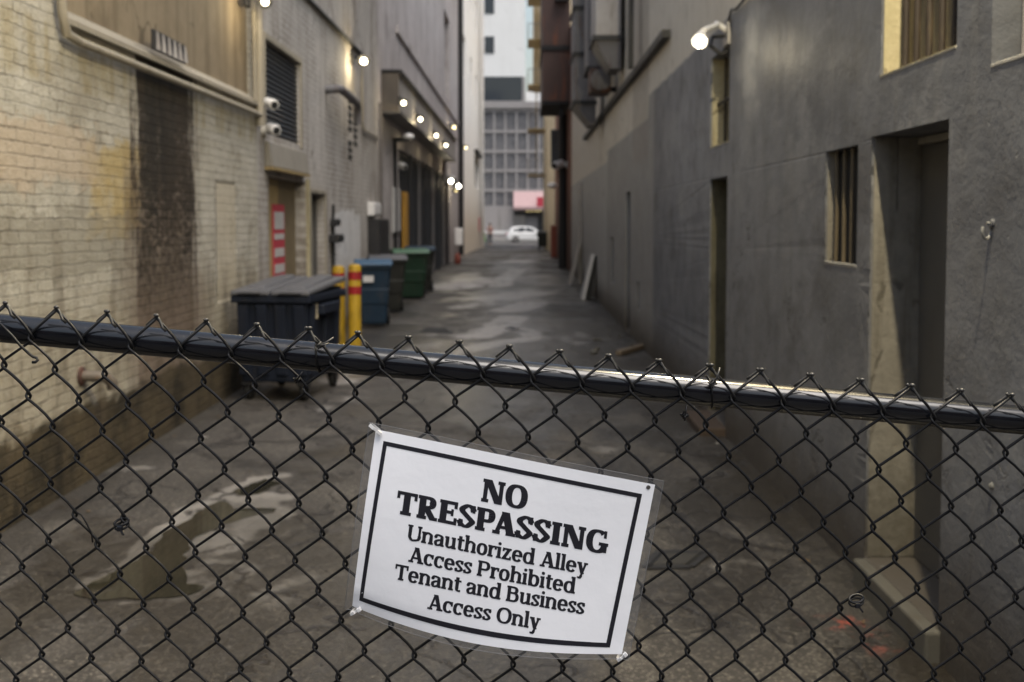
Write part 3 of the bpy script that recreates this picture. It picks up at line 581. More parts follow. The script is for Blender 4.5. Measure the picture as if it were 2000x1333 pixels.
# conduit under lamp
c0 = onX(600, 0, LX); c1 = onX(703, 118, LX)
tag(MB().tube([(LX + .03, c0.y - 1.5, 4.47), (LX + .03, c1.y - .1, 4.47), (LX + .03, c1.y - .03, 4.42)], 0.03, 8).build('conduit', M['dark'], smooth=True), 'dark conduit running up to the yellow lamp on the stucco wall', 'pipe')
tag(MB().tube([(LX + .03, c1.y + .02, 4.25), (LX + .03, c1.y + .02, 3.35), (LX + .03, c1.y + .1, 3.22), (LX + .03, YB1 - .1, 3.2)], 0.02, 8).build('conduit', M['pipe'], smooth=True), 'pale conduit dropping below the yellow lamp on the stucco wall', 'pipe')
# electrical boxes
def wbox(name, label, px0, px1, py0, py1, dep, mat, cat='box', X=LX, s=1):
    a = onX(px0, (py0 + py1) / 2, X); b = onX(px1, (py0 + py1) / 2, X); y0, y1 = min(a.y, b.y), max(a.y, b.y)
    z1 = onX((px0 + px1) / 2, py0, X).z; z0 = onX((px0 + px1) / 2, py1, X).z
    t = thing(name, label, cat, (X, y0, z0))
    MB().box(min(X + .002 * s, X + dep * s), max(X + .002 * s, X + dep * s), y0, y1, z0, z1).build('case', mat, t, bevel=.012)
    MB().box(min(X + dep * s, X + (dep + .012) * s), max(X + dep * s, X + (dep + .012) * s), y0 + .03, y1 - .03, z0 + .03, z1 - .03).build('cover', mat, t, bevel=.004)
    return t
wbox('electrical_cabinet', 'dark electrical cabinet on the stucco wall beyond the white paint patch', 718, 737, 428, 503, .22, M['dark'], 'cabinet')
wbox('junction_box', 'white junction box above the dark electrical cabinet', 717, 731, 396, 422, .12, M['whitep'])
wbox('junction_box', 'upper small black box beside the narrow grey door', 644, 652, 428, 442, .1, M['dark'])
wbox('junction_box', 'lower small black box beside the narrow grey door', 642, 653, 458, 474, .14, M['dark'])
wbox('notice_board', 'long white notice board on the wall beside the orange post', 765, 778, 367, 455, .04, M['signwhite'], 'sign')
tag(MB().tube([onX(647, 400, LX) + Vector((.03, 0, 0)), onX(647, 560, LX) + Vector((.03, 0, 0))], .02, 8).build('conduit', M['dark'], smooth=True), 'dark conduit between the two small black boxes beside the grey door', 'pipe')
op0 = onX(787, 376, LX); tag(MB().box(LX + .003, LX + .09, op0.y - .35, op0.y + .35, 0.1, op0.z).build('post', worn('orange_paint', (.45, .24, .04), .5, .3, 4), bevel=.01), 'orange painted post against the wall at the dark gates', 'post')
# security cameras at the brick corner
def seccam(px, py, label, X=LX, s=1, sc=1.0):
    q = onX(px, py, X); t = thing('security_camera', label, 'camera', q, 'white security cameras on the walls')
    MB().lathe([(.05 * sc, 0), (.05 * sc, .03), (.03 * sc, .05)], q, (s, 0, 0)).build('mount', M['whitep'], t, smooth=True)
    a = q + Vector((s * .05, 0, 0)); b = q + Vector((s * .11 * sc, -.04, .01))
    MB().tube([a, b], .016 * sc, 8).build('arm', M['whitep'], t, smooth=True)
    d = Vector((s * .55, -.75, -.22)).normalized()
    MB().lathe([(.035 * sc, -.08 * sc), (.055 * sc, -.06 * sc), (.058 * sc, .10 * sc), (.05 * sc, .13 * sc)], b, d, 16).build('housing', M['whitep'], t, smooth=True)
    MB().lathe([(.04 * sc, .131 * sc), (.036 * sc, .14 * sc)], b, d, 14).build('lens', M['black'], t, smooth=True)
    return t
seccam(508, 205, 'upper white security camera at the corner by the roller shutter')
seccam(512, 254, 'lower white security camera at the corner by the roller shutter')

# ======== left third building with lit box beam and dark gates
YC1 = onX(896, 400, LX).y
ga0, ga1 = 24.2, YC1 - 7.5
bC = thing('stucco_building', 'mauve stucco building with a long projecting beam of lamps over dark gates', 'building', (LX, YB1, 0))
wn0, wn1 = span(LX, 869, 879)
facade(LX, YB1, YC1, -0.3, 11.8, [(ga0, ga1, -0.02, 3.25, .12), (wn0, wn1, 6.2, 9.2, .2)], -1, LX - 9).build('wall', M['mauve'], bC)
MB().box(LX - .2, LX - .17, wn0 + .01, wn1 - .01, 6.21, 9.19).build('window', M['glass'], bC)
n = 7
for i in range(n):
    a = ga0 + .01 + (ga1 - ga0 - .02) * i / n; b = ga0 + .01 + (ga1 - ga0 - .02) * (i + 1) / n - .06
    g = MB().box(LX - .10, LX - .05, a, b, 0.02, 3.2).build('gate', M['gate'], bC)
    rb = MB()
    for k in range(6): yy = a + (b - a) * (k + .5) / 6; rb.box(LX - .05, LX - .02, yy - .03, yy + .03, .05, 3.15)
    rb.build('gate_rib', M['gate'], g)
    MB().box(LX + .002, LX + .07, b + .002, b + .058, 0, 3.24).build('gate_post', M['ductd'] if i % 2 else M['gate'], bC)
MB().box(LX + .004, LX + .05, YB1 + .05, YB1 + .35, 0, 3.9).build('pilaster', worn('dark_pilaster', (.16, .145, .135), .6), bC)
# open gate leaf standing out into the alley
gl = thing('gate_leaf', 'tall dark gate leaf standing open into the alley behind the bins', 'gate', (LX, 34.5, 0))
gp = onZ(846, 526); MB().bar((LX + .05, gp.y + 3.5, 1.45), (gp.x + .02, gp.y, 1.45), .06, 2.8).build('panel', M['gate'], gl)
MB().tube([(gp.x + .04, gp.y - .05, 0), (gp.x + .04, gp.y - .05, 2.95)], .06, 10).build('post', M['dark'], gl, smooth=True)
bm0, bm1 = onX(745, 200, LX).y, onX(871, 270, LX).y
bt = thing('box_beam', 'long projecting box beam carrying lamps high along the mauve wall', 'beam', (LX, bm0, 3.8))
MB().box(LX + .002, LX + .34, bm0, bm1, 3.82, 4.52).build('casing', M['greyst'], bt)
MB().box(LX + .004, LX + .345, bm0 - .02, bm0 - .002, 3.80, 4.55).build('end_plate', worn('brown_end_plate', (.10, .085, .07), .6), bt)
MB().box(LX + .0025, LX + .40, bm0 - .02, bm1 + .02, 4.525, 4.60).build('capping', M['dark'], bt)
MB().box(LX + .0025, LX + .37, bm0, bm1, 3.75, 3.815).build('bottom_rail', M['ductd'], bt)
tag(MB().box(LX + .003, LX + .06, bm0 + 2.5, YC1 - .5, 5.75, 5.9).build('string_course', M['mauve']), 'thin stucco ledge running above the box beam', 'ledge')
tag(MB().tube([(LX + .12, YC1 - .2, 0.1), (LX + .12, YC1 - .2, 11.7)], .11, 12).build('downpipe', M['dark'], smooth=True), 'tall black downpipe between the mauve and the white building', 'pipe')
# unlit lamp and camera under the beam
seccam(773, 325, 'white security camera under the dark unlit lamp', sc=1.2)
q = onX(768, 268, LX); t = thing('wall_lamp', 'unlit dark wall lamp with white top under the box beam', 'lamp', q)
MB().box(q.x, q.x + .35, q.y - .1, q.y + .1, q.z - .1, q.z - .02).build('arm', M['dark'], t, bevel=.01); MB().ball(q + Vector((.32, 0, 0)), .13, 14, (1, 1, .6)).build('cap', M['whitep'], t, smooth='all')
tag(MB().tube([(LX + .04, q.y, q.z - .1), (LX + .04, q.y, 0.3)], .04, 8).build('conduit', M['dark'], smooth=True), 'dark conduit dropping from the unlit lamp to the orange post', 'pipe')

# ======== left far building
bD = thing('white_building', 'white rendered building at the far left end of the alley with tan lower wall', 'building', (LX, YC1, 0))
wd0, wd1 = span(LX, 927, 936)
facade(LX, YC1 + .01, 76.5, -1.0, 19.0, [(wd0, wd1, 3.6, 5.6, .25)] + [(YC1 + 4 + 7 * i, YC1 + 6 + 7 * i, zz, zz + 2, .25) for i in range(3) for zz in (8.5, 13.0)], -1, LX - 12).build('wall', M['white_st'], bD)
for i in range(3):
    for zz in (8.5, 13.0): MB().box(LX - .24, LX - .2, YC1 + 4.01 + 7 * i, YC1 + 5.99 + 7 * i, zz + .01, zz + 1.99).build('window', M['glass'], bD)
MB().box(LX - .24, LX - .2, wd0 + .01, wd1 - .01, 3.61, 5.59).build('window', M['glass'], bD)
MB().box(LX + .002, LX + .22, wd0 - .3, wd1 + .3, 5.65, 5.8).build('ledge', M['dark'], bD)
MB().box(LX + .002, LX + .12, 75.7, 76.6, -.9, 18.9).build('quoin', M['white_st'], bD)
tag(MB().box(LX + .003, LX + .05, 69.6, 70.6, .9, 1.8).build('round_sign', M['redsign'], bevel=.02), 'small red sign low on the tan wall near the alley end', 'sign')
tag(MB().box(LX + .003, LX + .3, 44.6, 45.2, .6, 1.3).build('wall_box', M['whitep'], bevel=.03), 'small white box on the left wall below the lit lamps', 'box')
tag(MB().lathe([(.12, 0), (.13, .06), (.12, .3), (.03, .42)], (LX + .35, 40.5, 0), n=12).build('traffic_cone', worn('red_cone', (.20, .05, .035), .5), smooth=True), 'small red cone at the left wall past the green bin', 'cone')

# ======== right front building
DEP = .27
D1a, D1b = span(RX, 1850, 1700); D2a, D2b = span(RX, 1420, 1386)
W1a, W1b = span(RX, 1861, 1714); W2a, W2b = span(RX, 1422, 1386); W3a, W3b = span(RX, 1674, 1611); W4b = onX(1936, 130, RX).y
D3a, D3b = span(RX, 1231, 1222); S1a, S1b = span(RX, 1249.5, 1245); S2a, S2b = span(RX, 1199, 1193)
YR1 = 33.5
bR = thing('grey_building', 'grey painted concrete building with recessed doors and barred windows along the right side', 'building', (RX, 1.75, 0))
z1b, z2b, z3b, z4b = 2.27, 2.24, 1.43, 2.16
opsR = [(D1a, D1b, .115, 2.02, DEP), (D2a, D2b, .06, 1.985, .3), (W1a, W1b, z1b, 3.3, .13), (W2a, W2b, z2b, 2.97, .2), (W3a, W3b, z3b, 2.0, .07), (W4b - .9, W4b, z4b, 3.3, .14), (D3a, D3b, .02, 2.06, .3), (S1a, S1b, .45, .82, .12), (S2a, S2b, .55, 1.35, .15)]
facade(RX, 1.75, YR1, -0.3, 5.3, opsR, 1, RX + 9).build('wall', M['grey'], bR, fix=chip([(RX, D1b, .1, 2.03), (RX, D2b, .05, 2.0), (RX, W1b, z1b, 3.3), (RX, W3b, z3b, 2.0)], .02))
MB().box(RX + .02, RX + 8.9, 15.6, YR1 - .01, 5.302, 8.5).build('upper_storey', M['grey'], bR)
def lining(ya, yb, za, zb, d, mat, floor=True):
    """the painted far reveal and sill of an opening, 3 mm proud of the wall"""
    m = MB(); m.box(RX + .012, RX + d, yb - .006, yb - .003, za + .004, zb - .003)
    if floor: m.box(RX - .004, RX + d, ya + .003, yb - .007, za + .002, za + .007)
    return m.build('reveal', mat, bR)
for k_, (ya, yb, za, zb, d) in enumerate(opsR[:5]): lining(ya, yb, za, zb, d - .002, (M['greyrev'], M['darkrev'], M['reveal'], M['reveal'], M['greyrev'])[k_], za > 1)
# near door
dd = MB().box(RX + DEP - .05, RX + DEP - .005, D1a + .07, D1b - .012, .12, 1.98).build('door', M['doordark'], bR, bevel=.003)
fr = MB(); fr.box(RX + DEP - .09, RX + DEP - .03, D1a + .003, D1a + .066, .12, 2.015).box(RX + DEP - .07, RX + DEP - .01, D1a + .066, D1b - .01, 1.983, 2.016)
fr.build('door_frame', M['doorgrey'], bR, bevel=.004)
hg = MB()
for zz in (.45, 1.05, 1.72): hg.box(RX + DEP - .066, RX + DEP - .049, D1a + .068, D1a + .10, zz, zz + .10)
hg.build('hinge', M['dark'], dd)
MB().box(RX + DEP - .07, RX + DEP - .05, D1a + .17, D1a + .21, 1.0, 1.2).build('door_handle', M['black'], dd, bevel=.004)
st0 = onZ(1694, 1100, .12); st1 = onZ(1850, 1290, 0)
tag(MB().box(RX - .055, RX + .23, D1a - .02, D1b - .005, -.05, .113).build('door_step', M['stone'], bevel=.012), 'pale concrete doorstep under the near recessed door', 'step')
tag(MB().box(RX - .20, RX + .2, D2a - .03, D2b + .02, -.05, .057).build('door_step', worn('brick_step', (.055, .038, .029), .8, .4, 9), bevel=.012), 'brown brick doorstep under the far narrow doorway', 'step')
MB().box(RX + .25, RX + .29, D2a + .005, D2b - .005, .06, 1.98).build('door', M['doordark'], bR)
MB().box(RX + .25, RX + .29, D3a + .003, D3b - .003, .02, 2.05).build('door', M['black'], bR)
MB().box(RX + .10, RX + .115, S1a + .003, S1b - .003, .45, .81).build('vent', M['black'], bR); MB().box(RX + .12, RX + .14, S2a + .003, S2b - .003, .55, 1.34).build('vent', M['doordark'], bR)
def barred(ya, yb, za, zb, d, nb, backmat, barmat, r=.011, at=.5):
    wnd = MB().box(RX + d - .015, RX + d - .004, ya + .008, yb - .008, za + .009, zb - .004).build('window', backmat, bR)
    for i in range(nb):
        y = ya + (yb - ya) * (i + .6) / (nb + .2); j = rnd.uniform(-.006, .006)
        MB().tube([(RX + d * at, y + j, za + .008), (RX + d * at, y - j, (za + zb) / 2), (RX + d * at, y + j, zb)], r, 8).build('bar', barmat, wnd, smooth=True)
    return wnd
boards = worn('weathered_boards', (.30, .25, .15), .7, .4, 7, (.05, .04, .03), .7, bmp=.4)
rustbar = worn('rusty_bar', (.035, .026, .02), .6, .5, 20, (.12, .09, .05), .4)
barred(W1a, W1b, z1b, 3.3, .13, 6, boards, rustbar, .015, .62); barred(W2a, W2b, z2b, 2.97, .2, 4, boards, rustbar, .012, .5)
barred(W3a, W3b, z3b, 2.0, .07, 4, M['black'], worn('tan_bar', (.11, .088, .058), .5, .4, 30, (.05, .04, .03),   .6), .010, .55); barred(W4b - .9, W4b, z4b, 3.3, .14, 4, M['black'], M['galv'], .014, .4)
sl_ = MB()
for (ya, yb, za) in ((W1a, W1b, z1b), (W2a, W2b, z2b), (W3a, W3b, z3b), (W4b - .9, W4b, z4b)): sl_ = MB().box(RX - .003, RX + .02, ya + .002, yb - .002, za - .005, za + .0085); sl_.build('sill', worn('pale_sill', (.40, .385, .35), .7, .3, 12), bR, bevel=.003)
MB().tube([(RX + .06, W2a + .02, 2.6), (RX + .06, W2b - .02, 2.6)], .014, 8).build('bar', rustbar, bR, smooth=True)
# ring hook
hk = onX(1940, 436, RX)
ht = thing('ring_hook', 'pale steel ring hook hanging on the grey wall near the fence', 'hook', hk)
MB().lathe([(.014, 0), (.014, .012)], hk, (-1, 0, 0), 12).build('plate', M['grey'], ht)
ring = [hk + Vector((-.018, .026 * math.sin(a), -.022 - .026 * math.cos(a))) for a in [math.pi * (.75 + 1.6 * i / 18) for i in range(19)]]
ring = [hk + Vector((-.022 + .020 * math.sin(a), .014 * math.sin(a), -.026 + .026 * math.cos(a))) for a in [R(20) + R(280) * i / 20 for i in range(21)]]
MB().tube([hk + Vector((-.005, 0, 0)), hk + Vector((-.018, .004, 0))] + ring, .0045, 8).build('ring', worn('painted_ring', (.30, .30, .29), .4), ht, smooth=True)
mk = onX(1938, 950, RX); tag(MB().lathe([(.013, 0), (.011, .008), (.004, .012)], mk, (-1, 0, 0), 8).build('bolt', worn('worn_bolt', (.15, .15, .145), .5)), 'worn bolt head low on the grey wall by the doorway', 'bolt')
# wall seam: a thin raised rib across the wall
# lit flood lamp on an arm
lq = Vector((RX, onX(1424, 64, RX).y, onX(1424, 64, RX).z)); lb = onY(1366, 90, lq.y - .75)
fl = thing('flood_lamp', 'white lit flood lamp on an arm over the narrow window', 'lamp', lq)
MB().box(RX - .03, RX - .002, lq.y - .09, lq.y + .09, lq.z - .1, lq.z + .1).build('bracket', M['galv'], fl, bevel=.006)
dirv = (lb - lq).normalized()
MB().tube([lq + Vector((-.02, 0, .02)), lq + Vector((-.10, -.03, .06)), lq.lerp(lb, .45) + Vector((0, 0, .09)), lb - dirv * .1 + Vector((0, 0, .09))], .022, 10).build('arm', M['whitep'], fl, smooth=True)
MB().tube([lq + Vector((-.02, .02, -.02)), lq + Vector((-.12, .02, -.03)), lq + Vector((-.14, .0, -.10)), lq + Vector((-.06, 0, -.16)), lq + Vector((-.01, .01, -.14))], .016, 8).build('cable', M['dark'], fl, smooth=True)
MB().lathe([(.02, -.13), (.032, -.10), (.05, -.02), (.052, .0)], lb + Vector((0, 0, .03)), (-.25, -.75, -.55), 18).build('housing', M['whitep'], fl, smooth=True)
MB().ball(lb + Vector((-.01, -.03, 0)), .018, 16).build('bulb', M['bulbw'], fl, smooth='all')
def pt(name, loc, energy, col, r=.05, par=None):
    l = bpy.data.lights.new(name, 'POINT'); l.energy = energy; l.color = col; l.shadow_soft_size = r
    o = bpy.data.objects.new(name, l); COL.objects.link(o); o.location = loc
    return o
pt('flood_light', lb + Vector((.0, -.07, -.06)), 3.6, (1, .86, .58), .04)
# the yellow lamp higher up on the same wall, above the picture
UY, UZ = 2.4, 5.0
ul = thing('wall_lamp', 'yellow lamp high on the grey wall above the near window', 'lamp', (RX, UY, UZ))
MB().box(RX - .05, RX - .002, UY - .1, UY + .1, UZ - .02, UZ + .22).build('bracket', M['dark'], ul); MB().tube([(RX - .05, UY, UZ + .12), (RX - .38, UY, UZ + .2)], .025, 8).build('arm', M['dark'], ul)
MB().lathe([(.04, .12), (.15, .02), (.16, 0)], (RX - .42, UY, UZ + .12), n=18).build('shade', M['dark'], ul, smooth=True); MB().ball((RX - .42, UY, UZ + .10), .06, 12).build('bulb', M['bulb'], ul, smooth='all')
pt('upper_wall_light', (RX - .42, UY, UZ), 880, (1.0, .86, .58), .04)

tag(MB().tube([(RX - .02, lq.y - .05, lq.z + .06), (RX - .025, lq.y - .2, lq.z + .13)] + [(RX - .02, lq.y - .35 - i * .3, 3.165 + .012 * math.sin(i * 1.7)) for i in range(14)], .010, 8).build('cable', M['dark'], smooth=True), 'dark cable running from the flood lamp along the top of the grey paint', 'cable')
# horizontal rail / conduit high on the right wall
r0 = onX(1310, 75, RX).y
tag(MB().box(RX - .09, RX - .003, r0, 26.0, 3.56, 3.64).build('wall_rail', M['dark']), 'dark horizontal rail running high along the right wall to the ducts', 'rail')
for k, (pxx, z0, lab) in enumerate(((1236, 3.64, 'dark upright post standing on the right wall rail beside the ducts'), (1259, 4.4, 'shorter dark upright post near the end of the right wall rail'))):
    y = onX(pxx, 100, RX - .1).y; tag(MB().box(RX - .16, RX - .10, y - .1, y + .1, z0, 8.0).build('post', M['dark'], bevel=.005), lab, 'post')
# exhaust ducts
def duct(label, Y, x0, x1, y_len, zb, zt, bands, mat, hood):
    t = thing('exhaust_duct', label, 'duct', ((x0 + x1) / 2, Y, zb), 'exhaust ducts on the right wall')
    MB().box(x0, x1, Y, Y + y_len, zb, zt).build('duct_body', mat, t, bevel=.025)
    for z in bands: MB().box(x0 - .03, x1 + .02, Y - .03, Y + y_len + .03, z - .035, z + .035).build('flange', M['dark'], t)
    if hood:
        dz, sx = hood; MB().hexa([(x1 - sx, Y + .05, zb - dz), (x1, Y + .05, zb - dz), (x1, Y + y_len - .05, zb - dz), (x1 - sx, Y + y_len - .05, zb - dz)], [(x0 + .01, Y + .01, zb - .036), (x1, Y + .01, zb - .036), (x1, Y + y_len - .01, zb - .036), (x0 + .01, Y + y_len - .01, zb - .036)]).build('hood', M['ductd'], t)
    MB().bar((x1, Y + y_len / 2, zb + .2), (RX, Y + y_len / 2, zb + .2), .06, .06).build('bracket', M['dark'], t)
    return t
duct('largest pale exhaust duct nearest the camera on the right wall', 16.3, 1.10, 1.50, .9, 4.38, 9, (4.38, 6.3), M['galv'], (.45, .16))
duct('middle exhaust duct with a pale side stopping at the motor box', 18.3, 1.12, 1.42, 1.0, 4.2, 9, (4.2, 5.6), M['ductd'], None)
duct('narrow dark exhaust duct hanging lowest beside the rusty box', 20.3, 0.99, 1.40, 1.2, 3.85, 10, (3.85, 4.75, 5.6), M['ductd'], (.4, .1))
mo = thing('motor_box', 'brown fan motor box under the ducts on the right wall', 'box', (1.3, 18.0, 3.7))
MB().box(1.12, 1.46, 17.6, 18.2, 3.72, 4.12).build('casing', M['rust'], mo, bevel=.03); MB().lathe([(.17, 0), (.17, .05), (.08, .07)], (1.29, 17.59, 3.92), (0, -1, 0), 16).build('fan_ring', M['ductd'], mo, smooth=True)
MB().bar((1.46, 17.9, 3.8), (RX, 17.9, 3.8), .08, .08).build('bracket', M['dark'], mo)
# downspout, leaning boards, A-frame
dsp = onX(1137, 400, RX).y
tag(MB().box(RX - .10, RX - .005, dsp - .1, dsp + .12, zg(dsp), 2.6).build('downspout', M['galv'], bevel=.01), 'pale grey downspout on the right wall beyond the sign board', 'pipe')
ab = onZ(1152, 586); af = thing('sandwich_board', 'white sandwich board sign leaning at the right wall', 'sign', (ab.x, ab.y, 0))
ax0, ax1 = ab.x - .17, RX - .10
MB().hexa([(ax0, ab.y, 0), (ax0 + .04, ab.y, 0), (ax0 + .04, ab.y + .62, 0), (ax0, ab.y + .62, 0)], [(ax0 + .22, ab.y, .92), (ax0 + .25, ab.y, .92), (ax0 + .25, ab.y + .62, .92), (ax0 + .22, ab.y + .62, .92)]).build('face_board', M['signwhite'], af)
MB().hexa([(ax0 + .01, ab.y - .03, 0), (ax0 + .06, ab.y - .03, 0), (ax0 + .06, ab.y - .004, 0), (ax0 + .01, ab.y - .004, 0)], [(ax0 + .225, ab.y - .03, .94), (ax0 + .265, ab.y - .03, .94), (ax0 + .265, ab.y - .004, .94), (ax0 + .225, ab.y - .004, .94)]).build('side_rail', M['whitep'], af)
MB().hexa([(ax1 - .1, ab.y, 0), (ax1, ab.y, 0), (ax1, ab.y + .6, 0), (ax1 - .1, ab.y + .6, 0)], [(ax0 + .27, ab.y, .9), (ax0 + .31, ab.y, .9), (ax0 + .31, ab.y + .6, .9), (ax0 + .27, ab.y + .6, .9)]).build('back_board', M['dark'], af)
tag(MB().hexa([(RX - .35, 27.3, 0), (RX - .30, 27.3, 0), (RX - .30, 28.2, 0), (RX - .35, 28.2, 0)], [(RX - .06, 27.3, 1.15), (RX - .01, 27.3, 1.15), (RX - .01, 28.2, 1.15), (RX - .06, 28.2, 1.15)]).build('leaning_panel', M['galv']), 'grey panel leaning on the right wall beyond the downspout', 'panel')

# ======== right middle and far buildings
bE = thing('brick_building', 'narrow red brick building beyond the grey wall on the right', 'building', (RX, YR1, 0))
facade(RX, YR1 + .01, 50.0, -1.0, 7.8, [(40.5, 42.5, .0, 2.6, .2), (45, 46.5, 3.4, 5.4, .2)], 1, RX + 9).build('wall', M['redbrick'], bE)
MB().box(RX + .15, RX + .18, 40.51, 42.49, 0, 2.59).build('door', M['dark'], bE); MB().box(RX + .15, RX + .18, 45.01, 46.49, 3.41, 5.39).build('window', M['glass'], bE)
tag(MB().tube([(RX - .16, 36.6, zg(36)), (RX - .16, 36.6, 5.2)], .14, 12).build('downpipe', M['dark'], smooth=True), 'thick black downpipe on the right at the brick building', 'pipe')
rbx = thing('rusty_box', 'tall rusty brown steel enclosure hanging over the alley on the right', 'enclosure', (1.1, 34.6, 5.4))
MB().box(.68, RX - .005, 34.6, 38.5, 5.45, 9.3).build('casing', M['rust'], rbx)
MB().box(.64, RX - .006, 34.56, 38.54, 7.05, 7.2).build('band', M['black'], rbx); MB().box(.66, RX - .006, 34.58, 38.52, 5.33, 5.445).build('bottom_rim', M['black'], rbx)
MB().box(1.22, 1.34, 34.7, 34.9, 4.95, 5.325).build('drain', M['black'], rbx)
MB().prism([(1.05, 34.3, 8.55), (1.5, 34.3, 8.55), (1.5, 34.3, 8.85), (1.15, 34.3, 8.85)], (0, .25, 0)).build('flap', M['black'], rbx)
tag(MB().box(RX - .5, RX - .01, 38.9, 39.0, 3.55, 4.9).build('panel_sign', worn('blue_grey_panel', (.13, .145, .17), .5), bevel=.03), 'blue grey panel sign standing out from the brick wall', 'sign')
seccam(1108, 322, 'white lamp shaped camera on the right wall by the black downpipe', RX - .02, -1, 2.4)
bF = thing('beige_building', 'beige rendered building at the far right end of the alley', 'building', (RX, 50, 0))
facade(RX, 50.01, 76.5, -1.0, 8.2, [(56, 58, 5.2, 7.6, .25), (64, 66, 5.2, 7.6, .25), (72, 74, .0, 2.6, .3)], 1, RX + 12).build('wall', M['beige_st'], bF)
for (a, b, c, d_) in ((56, 58, 5.2, 7.6), (64, 66, 5.2, 7.6), (72, 74, 0, 2.6)): MB().box(RX + .2, RX + .24, a + .01, b - .01, c + .01, d_ - .01).build('window', M['glass'], bF)
MB().box(RX + .02, RX + 11.9, 68.0, 76.4, 8.205, 19.0).build('upper_storey', M['beige_st'], bF)
MB().box(.82, RX - .003, 73.8, 76.4, 10.6, 18.9).build('bay', M['beige_st'], bF)
fe = thing('fire_escape', 'steel fire escape hanging on the beige building over the alley end', 'fire escape', (1.0, 72, 4.6))
for z in (4.6, 7.55, 10.4, 13.3, 16.1):
    pf = MB().box(.42, RX - .005, 70.0, 73.5, z - .07, z).build('platform', M['ochre'], fe)
    rl = MB(); rl.box(.42, .46, 70.0, 73.5, z + .95, z + 1.0).box(.42, RX, 70.0, 70.04, z + .95, z + 1.0)
    for i in range(8): rl.box(.43, .45, 70.0 + i * .49, 70.03 + i * .49, z, z + .95)
    for i in range(5): rl.box(.45 + i * .24, .47 + i * .24, 70.0, 70.03, z, z + .95)
    rl.build('railing', M['galv'], pf)
for za, zb_ in ((4.6, 7.55), (7.55, 10.4), (10.4, 13.3), (13.3, 16.1)):
    MB().bar((1.0, 73.3, za), (1.0, 70.4, zb_), .5, .07, (1, 0, 0)).build('stair', M['ochre'], fe)
tag(MB().box(RX - .25, RX - .005, 47.5, 48.4, 0.0, 1.4).build('wall_cabinet', worn('red_cabinet', (.24, .07, .045), .6), bevel=.02), 'red brown cabinet at the foot of the right wall past the brick building', 'cabinet')
tag(MB().ball((RX - .3, 44, 3.05), .16, 12, (1.4, 1, .8)).build('wall_lamp', M['whitep'], smooth='all'), 'round unlit white lamp on the brick wall', 'lamp')

# ======== building across the street
YF = 111.0; S = F / YF
def fx(px): return onY(px, HOR, YF).x
def fz(py): return onY(1018, py, YF).z
bG = thing('office_building', 'grey gridded office block with a white tower above across the street', 'building', (0, YF, zg(110)))
zb0, zb1 = fz(406), fz(213)
MB().box(-22, 24, YF + .3, YF + 14, -1, zb1).build('wall', M['mullion'], bG)
MB().box(-22, 24, YF - .05, YF + .299, -1, zb0 - .02).build('base_wall', worn('grey_base_render', (.32, .30, .295), .8, .12, .6), bG)
MB().box(-22, fx(1003), YF - .09, YF - .051, fz(457), fz(451)).build('base_band', M['whitep'], bG)
mul = MB()
pitch = 21.7 / S; x = fx(943.5) - 8 * pitch
xs = [x + i * pitch for i in range(21)]
rowsz = [fz(405), fz(372), fz(333.5), fz(296), fz(257), fz(217)]
for xx in xs: mul.box(xx - .11, xx + .11, YF - .02, YF + .295, rowsz[0], rowsz[-1])
for z in rowsz: mul.box(xs[0] - .1, xs[-1] + .1, YF - .06, YF - .021, z - .13, z + .13)
mul.build('mullion_grid', M['mullion'], bG)
for i in range(6, 15):
    for k in range(5):
        MB().box(xs[i] + .112, xs[i + 1] - .112, YF + .18, YF + .22, rowsz[k] + .132, rowsz[k + 1] - .132).build('window', M['curtain'], bG)
MB().box(-22, 24, YF - .35, YF + .2, zb1 + .002, fz(199)).build('cornice', M['mullion'], bG, bevel=.05)
MB().box(-18, fx(1026), YF + .5, YF + 13, fz(199), 62).build('tower', M['tower'], bG)
for (a, b, c, d_) in ((947, 965.5, 103, 70), (947, 965.5, 25, -8), (945, 1020, 197, 149), (947, 965.5, -55, -90)):
    MB().box(fx(a), fx(b), YF + .42, YF + .499, fz(c), fz(d_)).build('window', M['glass'], bG)
MB().box(fx(1020.5), fx(1026), YF + .4, YF + .498, fz(198), fz(149)).build('pilaster', M['mullion'], bG)
MB().box(fx(1027), 24, YF + 1.0, YF + 13, fz(199), fz(176)).build('parapet_block', M['tower'], bG)
ent = MB().box(fx(1004), fx(1075), YF - .12, YF - .052, -.4, fz(413)).build('entrance', M['dark'], bG)
MB().box(fx(1027), fx(1050), YF - .16, YF - .121, -.4, fz(424)).build('door', M['curtain'], ent); MB().box(fx(1004), fx(1026), YF - .15, YF - .121, -.4, fz(421)).build('side_panel', worn('grey_side_panel', (.22, .21, .2), .7), ent)
awn = thing('awning', 'pink canvas awning over the shop entrance across the street', 'awning', (fx(1040), YF, fz(407)))
MB().prism([(fx(1003), YF - .06, fz(374)), (fx(1003), YF - 1.5, fz(404)), (fx(1003), YF - 1.5, fz(409)), (fx(1003), YF - .06, fz(409))], (fx(1085) - fx(1003), 0, 0)).build('canvas', M['pinkawn'], awn)
MB().box(fx(1048), fx(1066), YF - 1.53, YF - 1.505, fz(404), fz(386)).build('emblem', M['redsign'], awn)
for i in range(5): tag(MB().ball((fx(1030 + i * 6), YF - .9, fz(413)), .05, 10).build('awning_bulb', M['bulby'], smooth='all'), 'tiny warm bulb in the row under the pink awning', 'bulb', 'bulbs under the pink awning')
bH = thing('brick_tower', 'brown apartment block farther right across the street', 'building', (40, 112, 0)); MB().box(24.2, 70, 111, 135, -1, 30).build('wall', M['mauve'], bH)
bJ = thing('office_building', 'unseen brown brick office block behind the camera, added to darken the rail reflection', 'building', (0, -22, 0))  # unseen block, added so the fence rail reflects something dark
